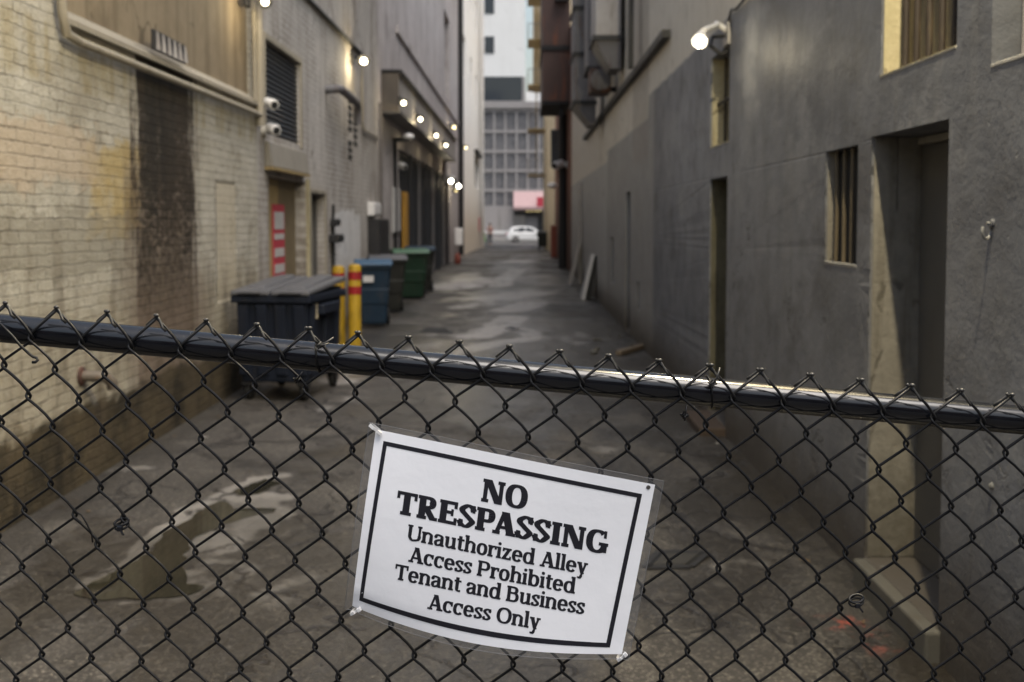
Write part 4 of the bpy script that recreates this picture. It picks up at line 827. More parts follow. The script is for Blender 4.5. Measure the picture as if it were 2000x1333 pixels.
MB().box(-40, 40, -34, -22, -.5, 10.5).build('wall', M['redbrick'], bJ)
for k in range(2):
    for i in range(12): MB().box(-33 + i * 5.6, -30 + i * 5.6, -22.02, -21.96, 1.2 + 4.6 * k, 4.2 + 4.6 * k).build('window', M['glass'], bJ)
bI = thing('apartment_block', 'plain rendered block farther left across the street', 'building', (-40, 112, 0)); MB().box(-70, -22.2, 111, 135, -1, 28).build('wall', M['white_st'], bI)

# ------------------------------------------------------------------ lit lamps on the left side
def wall_lamp(px, py, X, label, energy=0, bulb='bulb', r=.055, arm=.16, grp='lit lamps along the left wall'):
    q = onX(px, py, X); base = Vector((LX if X < LX + .3 else X - arm, q.y, q.z + .03))
    t = thing('wall_lamp', label, 'lamp', base, grp)
    MB().box(base.x + .002, base.x + .05, base.y - .07, base.y + .07, base.z - .09, base.z + .09).build('bracket', M['dark'], t, bevel=.008)
    d = Vector((.35, -.8, -.4)).normalized(); c = Vector((X, q.y, q.z))
    MB().tube([base + Vector((.04, 0, .02)), c - d * .16], .02, 8).build('arm', M['dark'], t, smooth=True)
    MB().lathe([(.035, -.17), (.05, -.15), (r + .025, -.02), (r + .03, .03), (r + .02, .035)], c, d, 16).build('housing', M['dark'], t, smooth=True)
    MB().ball(c + d * .05, r * .78, 14).build('bulb', M[bulb], t, smooth='all')
    if energy: pt('lamp_light', c + d * .25, energy, (1.0, .82, .50), .06)
wall_lamp(709, 118, LX + .2, 'bright yellow lamp high on the stucco wall before the box beam', 16, r=.07)
for px, py, lab in ((787, 200, 'lit lamp on the box beam nearest its brown end plate'), (820, 232, 'second lit lamp on the box beam from its brown end'), (851, 264, 'third lit lamp on the box beam from its brown end'), (870, 283, 'last lit lamp at the far end of the box beam')):
    wall_lamp(px, py, LX + .45, lab, 5, arm=.10)
wall_lamp(886, 248, LX + .2, 'dim yellow lamp above the far end of the box beam', 5, 'bulby', .09); wall_lamp(909, 288, LX + .25, 'dim yellow lamp on the white building beyond the downpipe', 5, 'bulby', .08)
wall_lamp(880, 353, LX + .3, 'bright lamp above the gate leaf, higher of the low pair', 10, 'bulbw', .085); wall_lamp(895, 363, LX + .3, 'bright lamp low beside the black downpipe', 10, 'bulbw', .085)
wall_lamp(890, 372, LX + .3, 'dim yellow lamp just below the low bright pair', 0, 'bulby', .06)
wall_lamp(516, 2, LX + .2, 'lamp at the top of the stucco wall over the roller shutter', 9, r=.045)
seccam(868, 350, 'white camera left of the low bright lamps', sc=2.0)

# ------------------------------------------------------------------ bins, dumpster, bollards
def make_dumpster(name, label, wv, dv, hv, mat, lid):
    t = thing(name, label, 'dumpster'); a, b = wv / 2, dv / 2
    body = MB().frustum(0, 0, .17, hv, a * .90, b * .92, a, b).build('body', mat, t, bevel=.02)
    ribs = MB()
    for i in range(4):
        xx = -a * .78 + i * a * .52; ribs.hexa([(xx - .05, -b * .92 - .03, .24), (xx + .05, -b * .92 - .03, .24), (xx + .05, -b * .92 + .02, .24), (xx - .05, -b * .92 + .02, .24)], [(xx - .05, -b - .03, hv - .12), (xx + .05, -b - .03, hv - .12), (xx + .05, -b + .02, hv - .12), (xx - .05, -b + .02, hv - .12)])
    for i in (-1, 0, 1):
        yy = i * b * .72; ribs.hexa([(a * .90 - .02, yy - .04, .24), (a * .90 + .025, yy - .04, .24), (a * .90 + .025, yy + .04, .24), (a * .90 - .02, yy + .04, .24)], [(a - .02, yy - .04, hv - .12), (a + .025, yy - .04, hv - .12), (a + .025, yy + .04, hv - .12), (a - .02, yy + .04, hv - .12)])
    ribs.build('rib', mat, body, bevel=.008)
    rim = MB().box(-a - .035, a + .035, -b - .035, b + .035, hv - .10, hv - .03).build('rim', mat, t, bevel=.012)
    for sx in (-1, 1): MB().box(sx * (a + .02) - .05, sx * (a + .02) + .05, -b * .5, b * .5, hv - .22, hv - .13).build('lift_pocket', mat, t, bevel=.01)
    for x0, x1 in ((-a - .035, -.008), (.008, a + .035)):
        l1 = MB().hexa([(x0, -b - .05, hv - .028), (x1, -b - .05, hv - .028), (x1, b + .05, hv + .045), (x0, b + .05, hv + .045)], [(x0 + .008, -b - .04, hv + .012), (x1 - .008, -b - .04, hv + .012), (x1 - .008, b + .04, hv + .092), (x0 + .008, b + .04, hv + .092)]).build('lid', lid, t, bevel=.012)
        xc, xw = (x0 + x1) / 2, (x1 - x0) / 2 - .09
        MB().hexa([(xc - xw, -b + .10, hv + .012), (xc + xw, -b + .10, hv + .012), (xc + xw, b - .06, hv + .08), (xc - xw, b - .06, hv + .08)], [(xc - xw + .02, -b + .13, hv + .045), (xc + xw - .02, -b + .13, hv + .045), (xc + xw - .02, b - .09, hv + .112), (xc - xw + .02, b - .09, hv + .112)]).build('lid_ridge', lid, l1, bevel=.012)
        MB().tube([(xc - .10, -b - .04, hv - .01), (xc - .09, -b - .075, hv - .012), (xc + .09, -b - .075, hv - .012), (xc + .10, -b - .04, hv - .01)], .009, 6).build('lid_handle', M['dark'], l1, smooth=True)
    for sx in (-1, 1):
        for sy in (-1, 1):
            x, y = sx * a * .78, sy * b * .80
            f = MB().box(x - .05, x + .05, y - .05, y + .05, .14, .17).bar((x - .04, y, .15), (x - .04, y + .03, .07), .012, .06).bar((x + .04, y, .15), (x + .04, y + .03, .07), .012, .06).build('caster', M['dark'], t)
            MB().lathe([(.03, -.025), (.075, -.022), (.08, -.01), (.08, .01), (.075, .022), (.03, .025)], (x, y + .03, .08), (1, 0, 0), 18).build('wheel', M['rubber'], f, smooth=True)
    return t
dp = make_dumpster('dumpster', 'dark navy wheeled dumpster with grey lid against the brick wall', .68, 1.02, 1.0, M['navy'], M['lidgrey'])
MB().box(.342 * 1, .347, -.36, -.24, .74, .88).build('sticker', plain('cream_sticker', (.6, .52, .36), .6), dp)
bpy.data.objects['sticker'].location = (.0, 0, 0)
dp.location = (-2.19, 10.20, 0.0); dp.rotation_euler = (0, 0, R(-8))
def make_bin(label, mat, lidmat, sc=(1, 1, 1)):
    t = thing('wheelie_bin', label, 'bin', (0, 0, 0), 'wheeled bins along the left wall'); kx, ky, kz = sc
    f = lambda x, y, z: (x * kx, y * ky, z * kz)
    body = MB().hexa([f(-.24, -.25, .04), f(.24, -.25, .04), f(.24, .20, .04), f(-.24, .20, .04)], [f(-.33, -.36, .96), f(.33, -.36, .96), f(.33, .34, .96), f(-.33, .34, .96)]).build('body', mat, t, bevel=.035)
    MB().box(-.35 * kx, .35 * kx, -.385 * ky, .36 * ky, .93 * kz, .975 * kz).build('rim', mat, t, bevel=.015)
    MB().hexa([f(-.27, -.30, .36), f(.27, -.30, .36), f(.27, -.22, .36), f(-.27, -.22, .36)], [f(-.30, -.33, .62), f(.30, -.33, .62), f(.30, -.25, .62), f(-.30, -.25, .62)]).build('front_panel', mat, body, bevel=.02)
    lid = MB().prism([f(-.36, -.41, .985), f(-.36, -.40, 1.01), f(-.36, -.25, 1.055), f(-.36, .1, 1.075), f(-.36, .33, 1.05), f(-.36, .38, .985)], (.72 * kx, 0, 0)).build('lid', lidmat, t, bevel=.03)
    MB().tube([f(-.26, .34, 1.0), f(-.26, .44, 1.0), f(.26, .44, 1.0), f(.26, .34, 1.0)], .018, 8).build('handle', mat, t, smooth=True)
    for s in (-1, 1):
        wl = MB().lathe([(.05, -.03), (.115, -.028), (.125, -.015), (.125, .015), (.115, .028), (.05, .03)], f(s * .30, .26, .13), (1, 0, 0), 18).build('wheel', M['rubber'], t, smooth=True)
        MB().lathe([(.05, -.034), (.05, .034)], f(s * .30, .26, .13), (1, 0, 0), 12).build('hub', M['lidgrey'], wl, smooth=True)
    return t
def place(t, px, py, rz, up=0): q = onZ(px, py); t.location = (q.x, q.y + .28, 0); t.rotation_euler = (0, 0, rz); return t
b1 = make_bin('blue recycling bin just behind the yellow bollards', M['binblue'], worn('pale_blue_lid', (.03, .075, .135), .45, .3, 8), (.80, .9, .97)); place(b1, 724, 640, R(10))
MB().box(-.16, .0, -.328, -.318, .70, .80).build('sticker', M['signwhite'], b1)
b2 = make_bin('black bin with grey lid between the blue and green bins', M['binblack'], M['lidgrey'], (.95, 1, .96)); place(b2, 752, 612, R(12))
b3 = make_bin('green bin with pale green lid at the end of the bin row', M['bingreen'], worn('pale_green_lid', (.06, .13, .08), .4, .3, 8), (1.05, 1.0, .98)); place(b3, 797, 586, R(14))
b4 = make_bin('farthest bin with a dull blue lid half hidden behind the green bin', M['binblack'], M['binblue'], (.95, 1, .98)); place(b4, 818, 572, R(8))
def bollard(px, py, ztop, label, tilt):
    q = onZ(px, py); t = thing('bollard', label, 'bollard', q, 'yellow bollards by the dumpster'); r = .078
    MB().lathe([(r, -.02), (r, ztop - .04), (r * .85, ztop - .012), (r * .45, ztop)], q, n=20).build('post', M['yellow'], t, smooth=True)
    for z0 in (ztop - .19, ztop - .37): MB().lathe([(r + .003, 0), (r + .003, .10)], q + Vector((0, 0, z0)), n=20).build('band', M['redtape'], t, smooth=True)
    t.rotation_euler = (0, R(tilt), 0)
bollard(664, 688, 1.08, 'left yellow bollard with red bands, half behind the dumpster', -.6); bollard(693, 692, 1.11, 'right yellow bollard with red bands, clear of the dumpster', .3)
fd = make_dumpster('dumpster', 'small black dumpster at the far right end of the alley', .85, 1.1, 1.05, M['binblack'], M['binblack']); fd.location = (1.42, 66, zg(66)); 

# covers in the pavement
def cover(pts, label, mat):
    q = [onZ(px, py, .003) for px, py in pts]; t = thing('utility_cover', label, 'cover', q[0])
    MB().prism(q, (0, 0, .006)).build('plate', mat, t)
    c = sum(q, Vector()) / len(q); fr = MB()
    for i in range(len(q)):
        a, b = q[i], q[(i + 1) % len(q)]; fr.bar(a + (a - c) * .06, b + (b - c) * .06, .05, .012)
    fr  .build('rim', M['dark'], t)
for i in range(26):
    gxx, gyy = rnd.uniform(LX + .15, RX - .15), 3.9 + 12 * rnd.random() ** 1.6
    if rnd.random() < .6: gxx = RX - .08 - abs(rnd.gauss(0, .12)) if rnd.random() < .6 else LX + .08 + abs(rnd.gauss(0, .15))
    a = rnd.uniform(0, 6.3); l = rnd.uniform(.014, .034); ux, uy = math.cos(a) * l, math.sin(a) * l
    m = MB().prism([(gxx - ux, gyy - uy, .002), (gxx - uy * .5, gyy + ux * .5, .006), (gxx + ux, gyy + uy, .004), (gxx + uy * .5, gyy - ux * .5, .009)], (0, 0, .0015))
    tag(m.build('dead_leaf', M['leafb'] if i % 4 else M['leafp']), 'dry scrap of leaf or paper lying on the alley pavement', 'litter', 'scraps of litter on the alley pavement')
cover([(823, 649), (880, 650), (872, 642), (832, 641)], 'dark rectangular pit cover in the pavement beside the bins', M['black'])
cover([(1265, 1108), (1345, 1106), (1375, 1082), (1290, 1080)], 'dark square metal cover in the pavement right of the notice', worn('iron_cover', (.035, .033, .03), .5, .3, 12))
pk0, pk1 = onZ(1208, 690, .03), onZ(1282, 668, .03)
tag(MB().bar(pk0, pk1, .08, .05).build('plank', M['wood']), 'weathered plank lying at the foot of the grey wall', 'plank')
for i in range(14):
    q = onZ(rnd.uniform(1160, 1275), rnd.uniform(645, 700)); rr = rnd.uniform(.015, .045)
    if q.x > RX - .06: continue
    m = MB().ball(q + Vector((0, 0, rr * .5)), rr, 8, (1.3, 1, .7)); m.v = [v + Vector((rnd.uniform(-.3, .3), rnd.uniform(-.3, .3), rnd.uniform(-.2, .2))) * rr for v in m.v]
    tag(m.build('rubble_stone', M['stone']), 'loose stone of broken pavement near the plank', 'stone', 'broken pavement stones near the plank')

# ------------------------------------------------------------------ car, person and bicycle at the far street
def make_car(loc):
    t = thing('parked_car', 'white hatchback standing in the street at the end of the alley', 'car', (0, 0, 0))
    L = 4.1; pr = [(0.02, .30), (-.02, .55), (.05, .86), (.30, .95), (1.2, .98), (2.75, .98), (3.75, .84), (4.05, .66), (4.08, .32), (3.75, .24), (.4, .24)]
    body = MB().prism([(x, -.84, z) for x, z in pr], (0, 1.68, 0)).build('body', M['carwhite'], t, bevel=.09, smooth=True)
    gh = [(.18, .93), (.42, 1.36), (.75, 1.46), (1.7, 1.48), (2.25, 1.40), (3.05, .95)]
    n0 = len(gh); mb = MB(); lo = [(x, -.80 + .26 * max(0, (z - .93)), z) for x, z in gh]; hi = [(x, -y, z) for x, y, z in lo]
    mb.poly(lo); mb.poly(hi[::-1])
    for i in range(n0): j = (i + 1) % n0; mb.poly([lo[i], lo[j], hi[j], hi[i]])
    mb.build('cabin', M['carwhite'], t, bevel=.05, smooth=True)
    for w in ([(.95, .99), (1.0, 1.34), (1.62, 1.38), (1.62, .99)], [(1.70, .99), (1.70, 1.38), (2.15, 1.32), (2.72, .99)], [(.62, 1.02), (.70, 1.28), (.90, 1.33), (.86, 1.0)]):
        MB().prism([(x, -.812 + .26 * max(0, z - .93), z) for x, z in w], (0, .008, 0)).build('window', M['glass'], t)
    MB().poly([(.235, -.6, .99), (.235, .6, .99), (.405, .55, 1.32), (.405, -.55, 1.32)]).build('rear_window', M['glass'], t); 
    MB().poly([(2.99, -.6, 1.005), (2.99, .6, 1.005), (2.30, .55, 1.40), (2.30, -.55, 1.40)]).build('windscreen', M['glass'], t)
    for x in (.78, 3.28):
        for y in (-.86, .68):
            w_ = MB().lathe([(.2, 0), (.30, .005), (.32, .04), (.32, .14), (.30, .18)], (x, y, .32), (0, 1, 0), 24).build('wheel', M['rubber'], t, smooth=True)
            MB().lathe([(.05, -.012), (.19, -.006), (.20, .01)], (x, y if y < 0 else y + .18, .32), (0, 1 if y < 0 else -1, 0), 20).build('rim', M['galv'], w_, smooth=True)
    for y in (-.70, .55): MB().box(-.005, .06, y, y + .15, .66, .90).build('tail_light', plain('red_lens', (.35, .02, .02), .2), t, bevel=.01)
    for y in (-.78, .60): MB().box(3.90, 4.07, y, y + .18, .58, .70).build('headlight', M['whitep'], t, bevel=.02)
    MB().box(1.0, 1.12, -.872, -.85, .84, .87).build('door_handle', M['chrome'], t); MB().box(2.5, 2.62, -.98, -.83, .96, 1.07).build('mirror', M['carwhite'], t, bevel=.03)
    t.location = loc; t.rotation_euler = (0, 0, R(4)); return t
cq = onY(989, 473, 97.0); make_car((cq.x, 97.0, zg(97) + .012))

def skin_body(name, joints, edges, mat, parent=None):
    me = bpy.data.meshes.new(name); me.from_pydata([j[0] for j in joints], edges, []); me.materials.append(mat)
    o = bpy.data.objects.new(name, me); COL.objects.link(o); o.parent = parent
    sk = o.modifiers.new('skin', 'SKIN'); sk.use_smooth_shade = True
    for i, j in enumerate(joints): me.skin_vertices[0].data[i].radius = (j[1], j[2] if len(j) > 2 else j[1]); me.skin_vertices[0].data[i].use_root = (i == 0)
    s = o.modifiers.new('sub', 'SUBSURF'); s.levels = s.render_levels = 1
    return o
pq = onZ(957, 478, zg(78)); py_ = pq.y
pr = thing('person', 'person in a pink top and dark trousers beside a green bicycle', 'person', (pq.x, py_, zg(py_)))
skinm = plain('skin', (.45, .27, .19), .6); 
J = [((0, 0, .92), .13, .10), ((0, 0, 1.12), .12, .09), ((0, 0, 1.36), .16, .10), ((0, 0, 1.47), .055), ((0, -.02, 1.60), .09, .10), ((0, -.02, 1.70), .075, .085),
     ((.19, 0, 1.38), .055), ((.23, .03, 1.10), .045), ((.20, -.12, .90), .034), ((.20, -.17, .83), .03), ((-.19, 0, 1.38), .055), ((-.24, .02, 1.10), .045), ((-.24, -.16, .95), .034), ((-.24, -.22, .92), .03),
     ((.09, 0, .86), .085), ((.11, -.10, .48), .06), ((.11, .02, .08), .042), ((.11, -.12, .04), .04), ((-.09, 0, .86), .085), ((-.10, .10, .48), .06), ((-.10, .26, .10), .042), ((-.10, .16, .04), .04)]
E = [(0, 1), (1, 2), (2, 3), (3, 4), (4, 5), (2, 6), (6, 7), (7, 8), (8, 9), (2, 10), (10, 11), (11, 12), (12, 13), (0, 14), (14, 15), (15, 16), (16, 17), (0, 18), (18, 19), (19, 20), (20, 21)]
skin_body('body', J, E, skinm, pr)
skin_body('shirt', [((0, 0, .95), .14, .11), ((0, 0, 1.14), .135, .105), ((0, 0, 1.37), .175, .115), ((.19, 0, 1.38), .068), ((.23, .03, 1.12), .056), ((-.19, 0, 1.38), .068), ((-.24, .02, 1.12), .056)], [(0, 1), (1, 2), (2, 3), (3, 4), (2, 5), (5, 6)], worn('pink_shirt', (.42, .20, .20), .8), pr)
skin_body('trousers', [((0, 0, .94), .145, .115), ((.09, 0, .85), .10), ((.11, -.10, .48), .075), ((.11, .01, .12), .06), ((-.09, 0, .85), .10), ((-.10, .10, .48), .075), ((-.10, .25, .14), .06)], [(0, 1), (1, 2), (2, 3), (0, 4), (4, 5), (5, 6)], worn('dark_trousers', (.06, .065, .08), .8), pr)
MB().ball((0, .02, 1.66), .108, 12, (1, 1, 1.05)).build('hair', plain('brown_hair', (.05, .03, .02), .7), pr, smooth='all'); bpy.data.objects['hair'].location = -Vector((0, 0, 0))
hobj = bpy.data.objects['hair']; hobj.data.transform(Matrix.Translation(ORI[pr.name]))
bk = thing('bicycle', 'green bicycle held beside the person at the alley end', 'bicycle', (pq.x - .42, py_ - .25, zg(py_)))
bo = Vector((pq.x - .42, py_ - .25, zg(py_))); grn = worn('bright_green_paint', (.10, .42, .06), .45)
def bw(dy): 
    c = bo + Vector((dy * .25, dy, .33)); ax = Vector((1, -.25, 0)).normalized(); u = Vector((.25, 1, 0)).normalized()
    w_ = MB().tube([c + u * .31 * math.cos(a) + Vector((0, 0, .31 * math.sin(a))) for a in [2 * math.pi * i / 24 for i in range(25)]], .02, 6).build('wheel', M['rubber'], bk, smooth=True)
    spk = MB()
    for i in range(6): a = math.pi * i / 6; spk.tube([c + u * .3 * math.cos(a) + Vector((0, 0, .3 * math.sin(a))), c - u * .3 * math.cos(a) - Vector((0, 0, .3 * math.sin(a)))], .004, 4)
    spk.build('spokes', M['chrome'], w_); return c
cA, cB = bw(-.5), bw(.5); mid = (cA + cB) / 2
MB().tube([cA, cA + Vector((.03, .12, .55)), mid + Vector((.03, .2, .48)), cB, mid, cA + Vector((.03, .12, .45))], .03, 8).tube([mid, mid + Vector((.03, .2, .5))], .028, 8).build('frame', grn, bk, smooth=True)
MB().tube([cA + Vector((-.25, .15, .70)), cA + Vector((.03, .1, .66)), cA + Vector((.30, .10, .70))], .016, 8).build('handlebar', M['dark'], bk, smooth=True)
MB().ball(mid + Vector((.03, .22, .62)), .11, 10, (.7, 1.2, .4)).build('saddle', M['dark'], bk, smooth='all')
MB().frustum(cA.x + .0, cA.y - .1, cA.z + .38, cA.z + .62, .13, .10, .19, .15).build('basket', grn, bk, bevel=.01)

# ------------------------------------------------------------------ fence
YF0 = 1.615
def FP(px, py, dy=0.0): q = onY(px, py, YF0); return Vector((q.x, q.y + dy, q.z))
# lattice fitted to knots seen along the photograph, then laid out regularly on the fence plane
O_ = FP(1068.0, 693.5); pk_l = FP(12, 597); pk_r = FP(1972, 776)
UV = (pk_r - pk_l) / 20.0                              # one mesh width along the sloping top
DV = (FP(6.6, 818) - FP(10, 707) + FP(1539, 966) - FP(1549, 853)) / 2   # one mesh height downwards
def LAT(i, j):     # i in mesh widths from the left peak, j in mesh heights below the peaks
    b = 0.0
    q = pk_l + UV * i + DV * j
    s = (q.x - pk_l.x) / (pk_r.x - pk_l.x)
    sag = 0.004 * math.sin(math.pi * max(0, min(1, s)))          # the top bows very slightly
    wob = Vector((mnoise.noise(Vector((i * .35, j * .35, 0))) * .0028, mnoise.noise(Vector((i * .3, j * .3, 4))) * .003, mnoise.noise(Vector((i * .35, j * .35, 8))) * .0028))
    return q + Vector((0, 0, sag)) + wob
I0, I1 = -17, 30
FEN = thing('chain_link_fence', 'black vinyl coated chain link fence with sloping top rail across the alley mouth', 'fence', (0, YF0, 0))
WR = .00225; NJ = int(1.36 / -DV.z)
mesh = MB(); tips = MB()
ubar = UV.normalized()
def strand(k):
    pts = []
    top = (k % 2 == 0)
    # wire k zigzags between half columns k/2 and (k+1)/2
    for jj in range(2 * NJ + 1):
        right = (jj % 2 == 1) if k % 2 == 0 else (jj % 2 == 0)
        hi = (k + 1) / 2 if right else k / 2
        c = LAT(hi, jj / 2); s = 1 if right else -1
        if jj == 0:
            pts.append(c + Vector((0, -.002, 0))); continue
        c = c + ubar * (s * .0026)
        # the wire turns from the front of the fabric to the back (or back again) through this bend
        front_in = right           # strands falling to the right lie in front
        y_in, y_out = (-.0028, .0028) if front_in else (.0028, -.0028)
        h = .0052
        prev = pts[-1]
        if front_in:               # gentle bow of the front strands
            for t in (.33, .66):
                p = prev.lerp(c + Vector((0, y_in, h)), t); pts.append(p + (ubar * .0012 + Vector((0, 0, .0010))) * math.sin(math.pi * t))
        pts.append(c + Vector((0, y_in, h)) - ubar * s * .0016)
        pts.append(c + Vector((0, y_in * .7, h * .35)))
        pts.append(c + Vector((0, y_out * .7, -h * .35)))
        pts.append(c + Vector((0, y_out, -h)) - ubar * s * .0016)
    return pts
for k in range(2 * I0, 2 * I1): mesh.tube(strand(k), WR, 6)
mesh.build('mesh', M['fence'], FEN, smooth='all', weld=False)
# twisted tips along the top
for i in range(-2, 23):
    c = LAT(i, 0); j = rnd.uniform(-.0015, .0015)
    a = LAT(i - .5, .5); b = LAT(i + .5, .5); dl = (a - c); dr = (b - c)
    pts = [c + dr * .42 + Vector((0, -.004, .001)), c + dr * .30 + Vector((0, -.0075, .0005)), c + dr * .12 + Vector((0, -.002, .004)), c + Vector((0, -.004, .0045)), c + dl * .06 + Vector((j, .002, .0035)), c + dl * .25 + Vector((-.0028, .004, .003)), c + dl * (.40 + rnd.uniform(-.06, .08)) + Vector((-.0035, .007, .0035))]
    tips = MB(); tips.tube(pts, WR * .95, 6)
    tips.ball(c + Vector((.001 + j, -.004, .0045)), .0036, 8, (1.25, 1, .8)); tips.ball(c + Vector((-.0035, .001, .0042)), .0028, 6)
    tips.build('twisted_tip', M['barewire'], FEN, smooth='all', weld=False)
# rail behind the fabric
ra, rb = FP(0, 646), FP(2000, 826.5)
rd = (rb - ra).normalized(); RR = .0222; yo = Vector((0, RR + .0055, 0))
A_, B_ = ra + rd * ((LX + .02 - ra.x) / rd.x), ra + rd * ((RX - .01 - ra.x) / rd.x)
MB().tube([A_ + yo + (B_ - A_) * (i / 40) for i in range(41)], RR, 40).build('top_rail', M['railm'], FEN, smooth=True)
for xx, zt in ((LX + .06, A_.z), (RX - .05, B_.z)): MB().tube([(xx, YF0 + .03, -.05), (xx, YF0 + .03, zt + .05)], .03, 16).build('end_post', M['railm'], FEN, smooth=True)
# wire ties round the rail and snags in the fabric
def coil(c, d, r, turns, wr=.0016):
    d = Vector(d).normalized(); a = d.orthogonal().normalized(); b = d.cross(a); n = int(turns * 12)
    return [c + d * (wr * 2.1 * (i / 12 - turns / 2)) + (a * math.cos(2 * math.pi * i / 12) + b * math.sin(2 * math.pi * i / 12)) * r for i in range(n + 1)]
def tie(px, py, tails, mat='fence', d=None):
    c = FP(px, py, -.004); d = d or (UV * .5 + DV * .5)
    mb = MB().tube(coil(c, d, .0042, 2.6), .0017, 6)
    for dx, dz, dy in tails: mb.tube([c + Vector((0, -.004, 0)), c + Vector((dx * .5, dy - .004, dz * .4)), c + Vector((dx, dy, dz))], .0014, 6)
    return mb.build('tie_wire', M[mat], FEN, smooth='all')
tie(625, 674, [(.022, .012, -.004), (.016, .004, -.01)], 'barewire'); tie(1391, 748, [(.010, .024, -.004)], 'barewire')
tie(582, 741, [(.010, .014, -.01)]); tie(1336, 810, [(.003, .016, 0), (0, -.008, -.002)])
# wire that goes round the rail at the two ties
for px, py in ((612, 668), (1388, 742)):
    c = FP(px, py); tt = (c.x - ra.x) / rd.x; rc = ra + rd * tt + yo; u = rd; v = Vector((0, 0, 1)); wv = Vector((0, 1, 0))
    MB().tube([rc + (v * math.cos(t) - wv * math.sin(t)) * (RR + .0018) + u * .002 * t for t in [R(-70) + R(300) * i / 26 for i in range(27)]], .0017, 6).build('tie_wire', M['fence'], FEN, smooth='all')
# loose broken strand at the left
lp = [FP(-14, 618, -.008), FP(8, 634, -.008), FP(30, 655, -.010), FP(45, 673, -.010), FP(62, 690, -.009), FP(70, 696, -.009), FP(77, 698, -.009), FP(80, 702, -.011), FP(76, 706, -.012), FP(70, 706, -.012)]
MB().tube(lp, .0022, 8).build('loose_strand', M['fence'], FEN, smooth='all')
MB().tube([FP(152, 1000, -.004), FP(162, 1004, -.006), FP(172, 1020, -.006), FP(181, 1040, -.005), FP(183, 1058, -.004)], .0013, 6).build('loose_strand', M['fence'], FEN, smooth='all')
# black cable ties left on the fabric
def zip_black(px, py, label):
    c = FP(px, py, -.006); t = thing('cable_tie', label, 'cable tie', c, 'black cable ties left on the fence')
    rg = [c + Vector((.0105 * math.cos(a), .006 * math.sin(a), .0045 * math.sin(a + .4))) for a in [2 * math.pi * i / 20 for i in range(21)]]
    MB().tube(rg, .0021, 6).tube([p + Vector((0, .001, -.006)) for p in rg], .0017, 6).build('loop', M['fence'], t, smooth='all')
    MB().box(c.x - .004, c.x + .004, c.y - .010, c.y - .004, c.z - .012, c.z - .004).build('head', M['railm'], t, bevel=.001)
    MB().bar(c + Vector((.002, -.008, -.010)), c + Vector((.007, -.012, -.017)), .0035, .0012).build('tail', M['railm'], t)
zip_black(240, 1018, 'black cable tie on the fence left of the puddle'); zip_black(1670, 1167, 'black cable tie on the fence above the red paint marks')

# ------------------------------------------------------------------ the notice
YS = YF0 - .009
PTL, PTR, PBR, PBL = Vector((735, 838)), Vector((1279, 946)), Vector((1214, 1276)), Vector((688, 1184))
def Ppx(s, t):
    p = PTL * (1 - s) * (1 - t) + PTR * s * (1 - t) + PBR * s * t + PBL * (1 - s) * t
    ss = max(0, min(1, s)); bow = 24 * math.sin(math.pi * min(1, max(0, ss)) ** .9) * max(0, t) ** 3.5
    return p + Vector((bow * -.05, bow))
def depth(s, t):
    tt = max(0, min(1.05, t)); ss = max(0, min(1, s))
    return -(.004 + .012 * math.sin(math.pi * ss) * (.35 + .65 * tt ** 2) + .010 * math.sin(math.pi * tt) * (1 - ss) ** 2) + .0012 * math.sin(7 * ss + 2 * tt) * math.sin(3 * tt + 1) + .008 * max(0, tt - .9) / .15 * (1 - ss) ** 3
def SP(s, t, off=0.0):
    p = Ppx(s, t); q = onY(p.x, p.y, YS); return Vector((q.x, q.y + depth(s, t) - off, q.z))
def inv(p):
    s, t = .5, .5
    for _ in range(25):
        f = Ppx(s, t) - p; a = (Ppx(s + 1e-3, t) - Ppx(s, t)) / 1e-3; b = (Ppx(s, t + 1e-3) - Ppx(s, t)) / 1e-3
        det = a.x * b.y - a.y * b.x; s -= (f.x * b.y - f.y * b.x) / det; t -= (a.x * f.y - a.y * f.x) / det
    return s, t
NOT = thing('notice', 'white laminated no trespassing notice tied crookedly to the chain link fence', 'sign', SP(.5, .5))
def sheet(s0, s1, t0, t1, ns, ntt, off):
    m = MB(); n = 0
    for i in range(ntt + 1):
        for k in range(ns + 1): m.v.append(SP(s0 + (s1 - s0) * k / ns, t0 + (t1 - t0) * i / ntt, off))
    m.f = [[i * (ns + 1) + k, i * (ns + 1) + k + 1, (i + 1) * (ns + 1) + k + 1, (i + 1) * (ns + 1) + k] for i in range(ntt) for k in range(ns)]
    return m
pm = MT('white_paper'); pn = pm.noise(pm.scaled(1, 1, 1), 14, 4, .6); wr_ = pm.noise(pm.scaled(1, 1, 1, 3), 40, 3, .5)
M['paper'] = pm.done(pm.mix(pn, (.82, .83, .86), (.87, .875, .895)), .55, .3, normal=pm.bump(pm.add(pn, pm.mul(wr_, .06)), .14, .010))
lm = MT('clear_laminate'); fn = lm.noise(lm.scaled(1, 1, 1), 12, 3)
lt = lm.t; tb = lt.nodes.new('ShaderNodeBsdfTransparent'); tb.inputs[0].default_value = (.93, .93, .94, 1); gb = lt.nodes.new('ShaderNodeBsdfGlossy'); gb.inputs['Roughness'].default_value = .16
lt.links.new(lm.bump(fn, .12, .01), gb.inputs['Normal'])
fz_ = lt.nodes.new('ShaderNodeFresnel'); fz_.inputs[0].default_value = 1.5; df = lt.nodes.new('ShaderNodeBsdfDiffuse'); df.inputs[0].default_value = (.5, .5, .5, 1)
ms0 = lt.nodes.new('ShaderNodeMixShader'); ms0.inputs[0].default_value = .10; lt.links.new(tb.outputs[0], ms0.inputs[1]); lt.links.new(df.outputs[0], ms0.inputs[2])
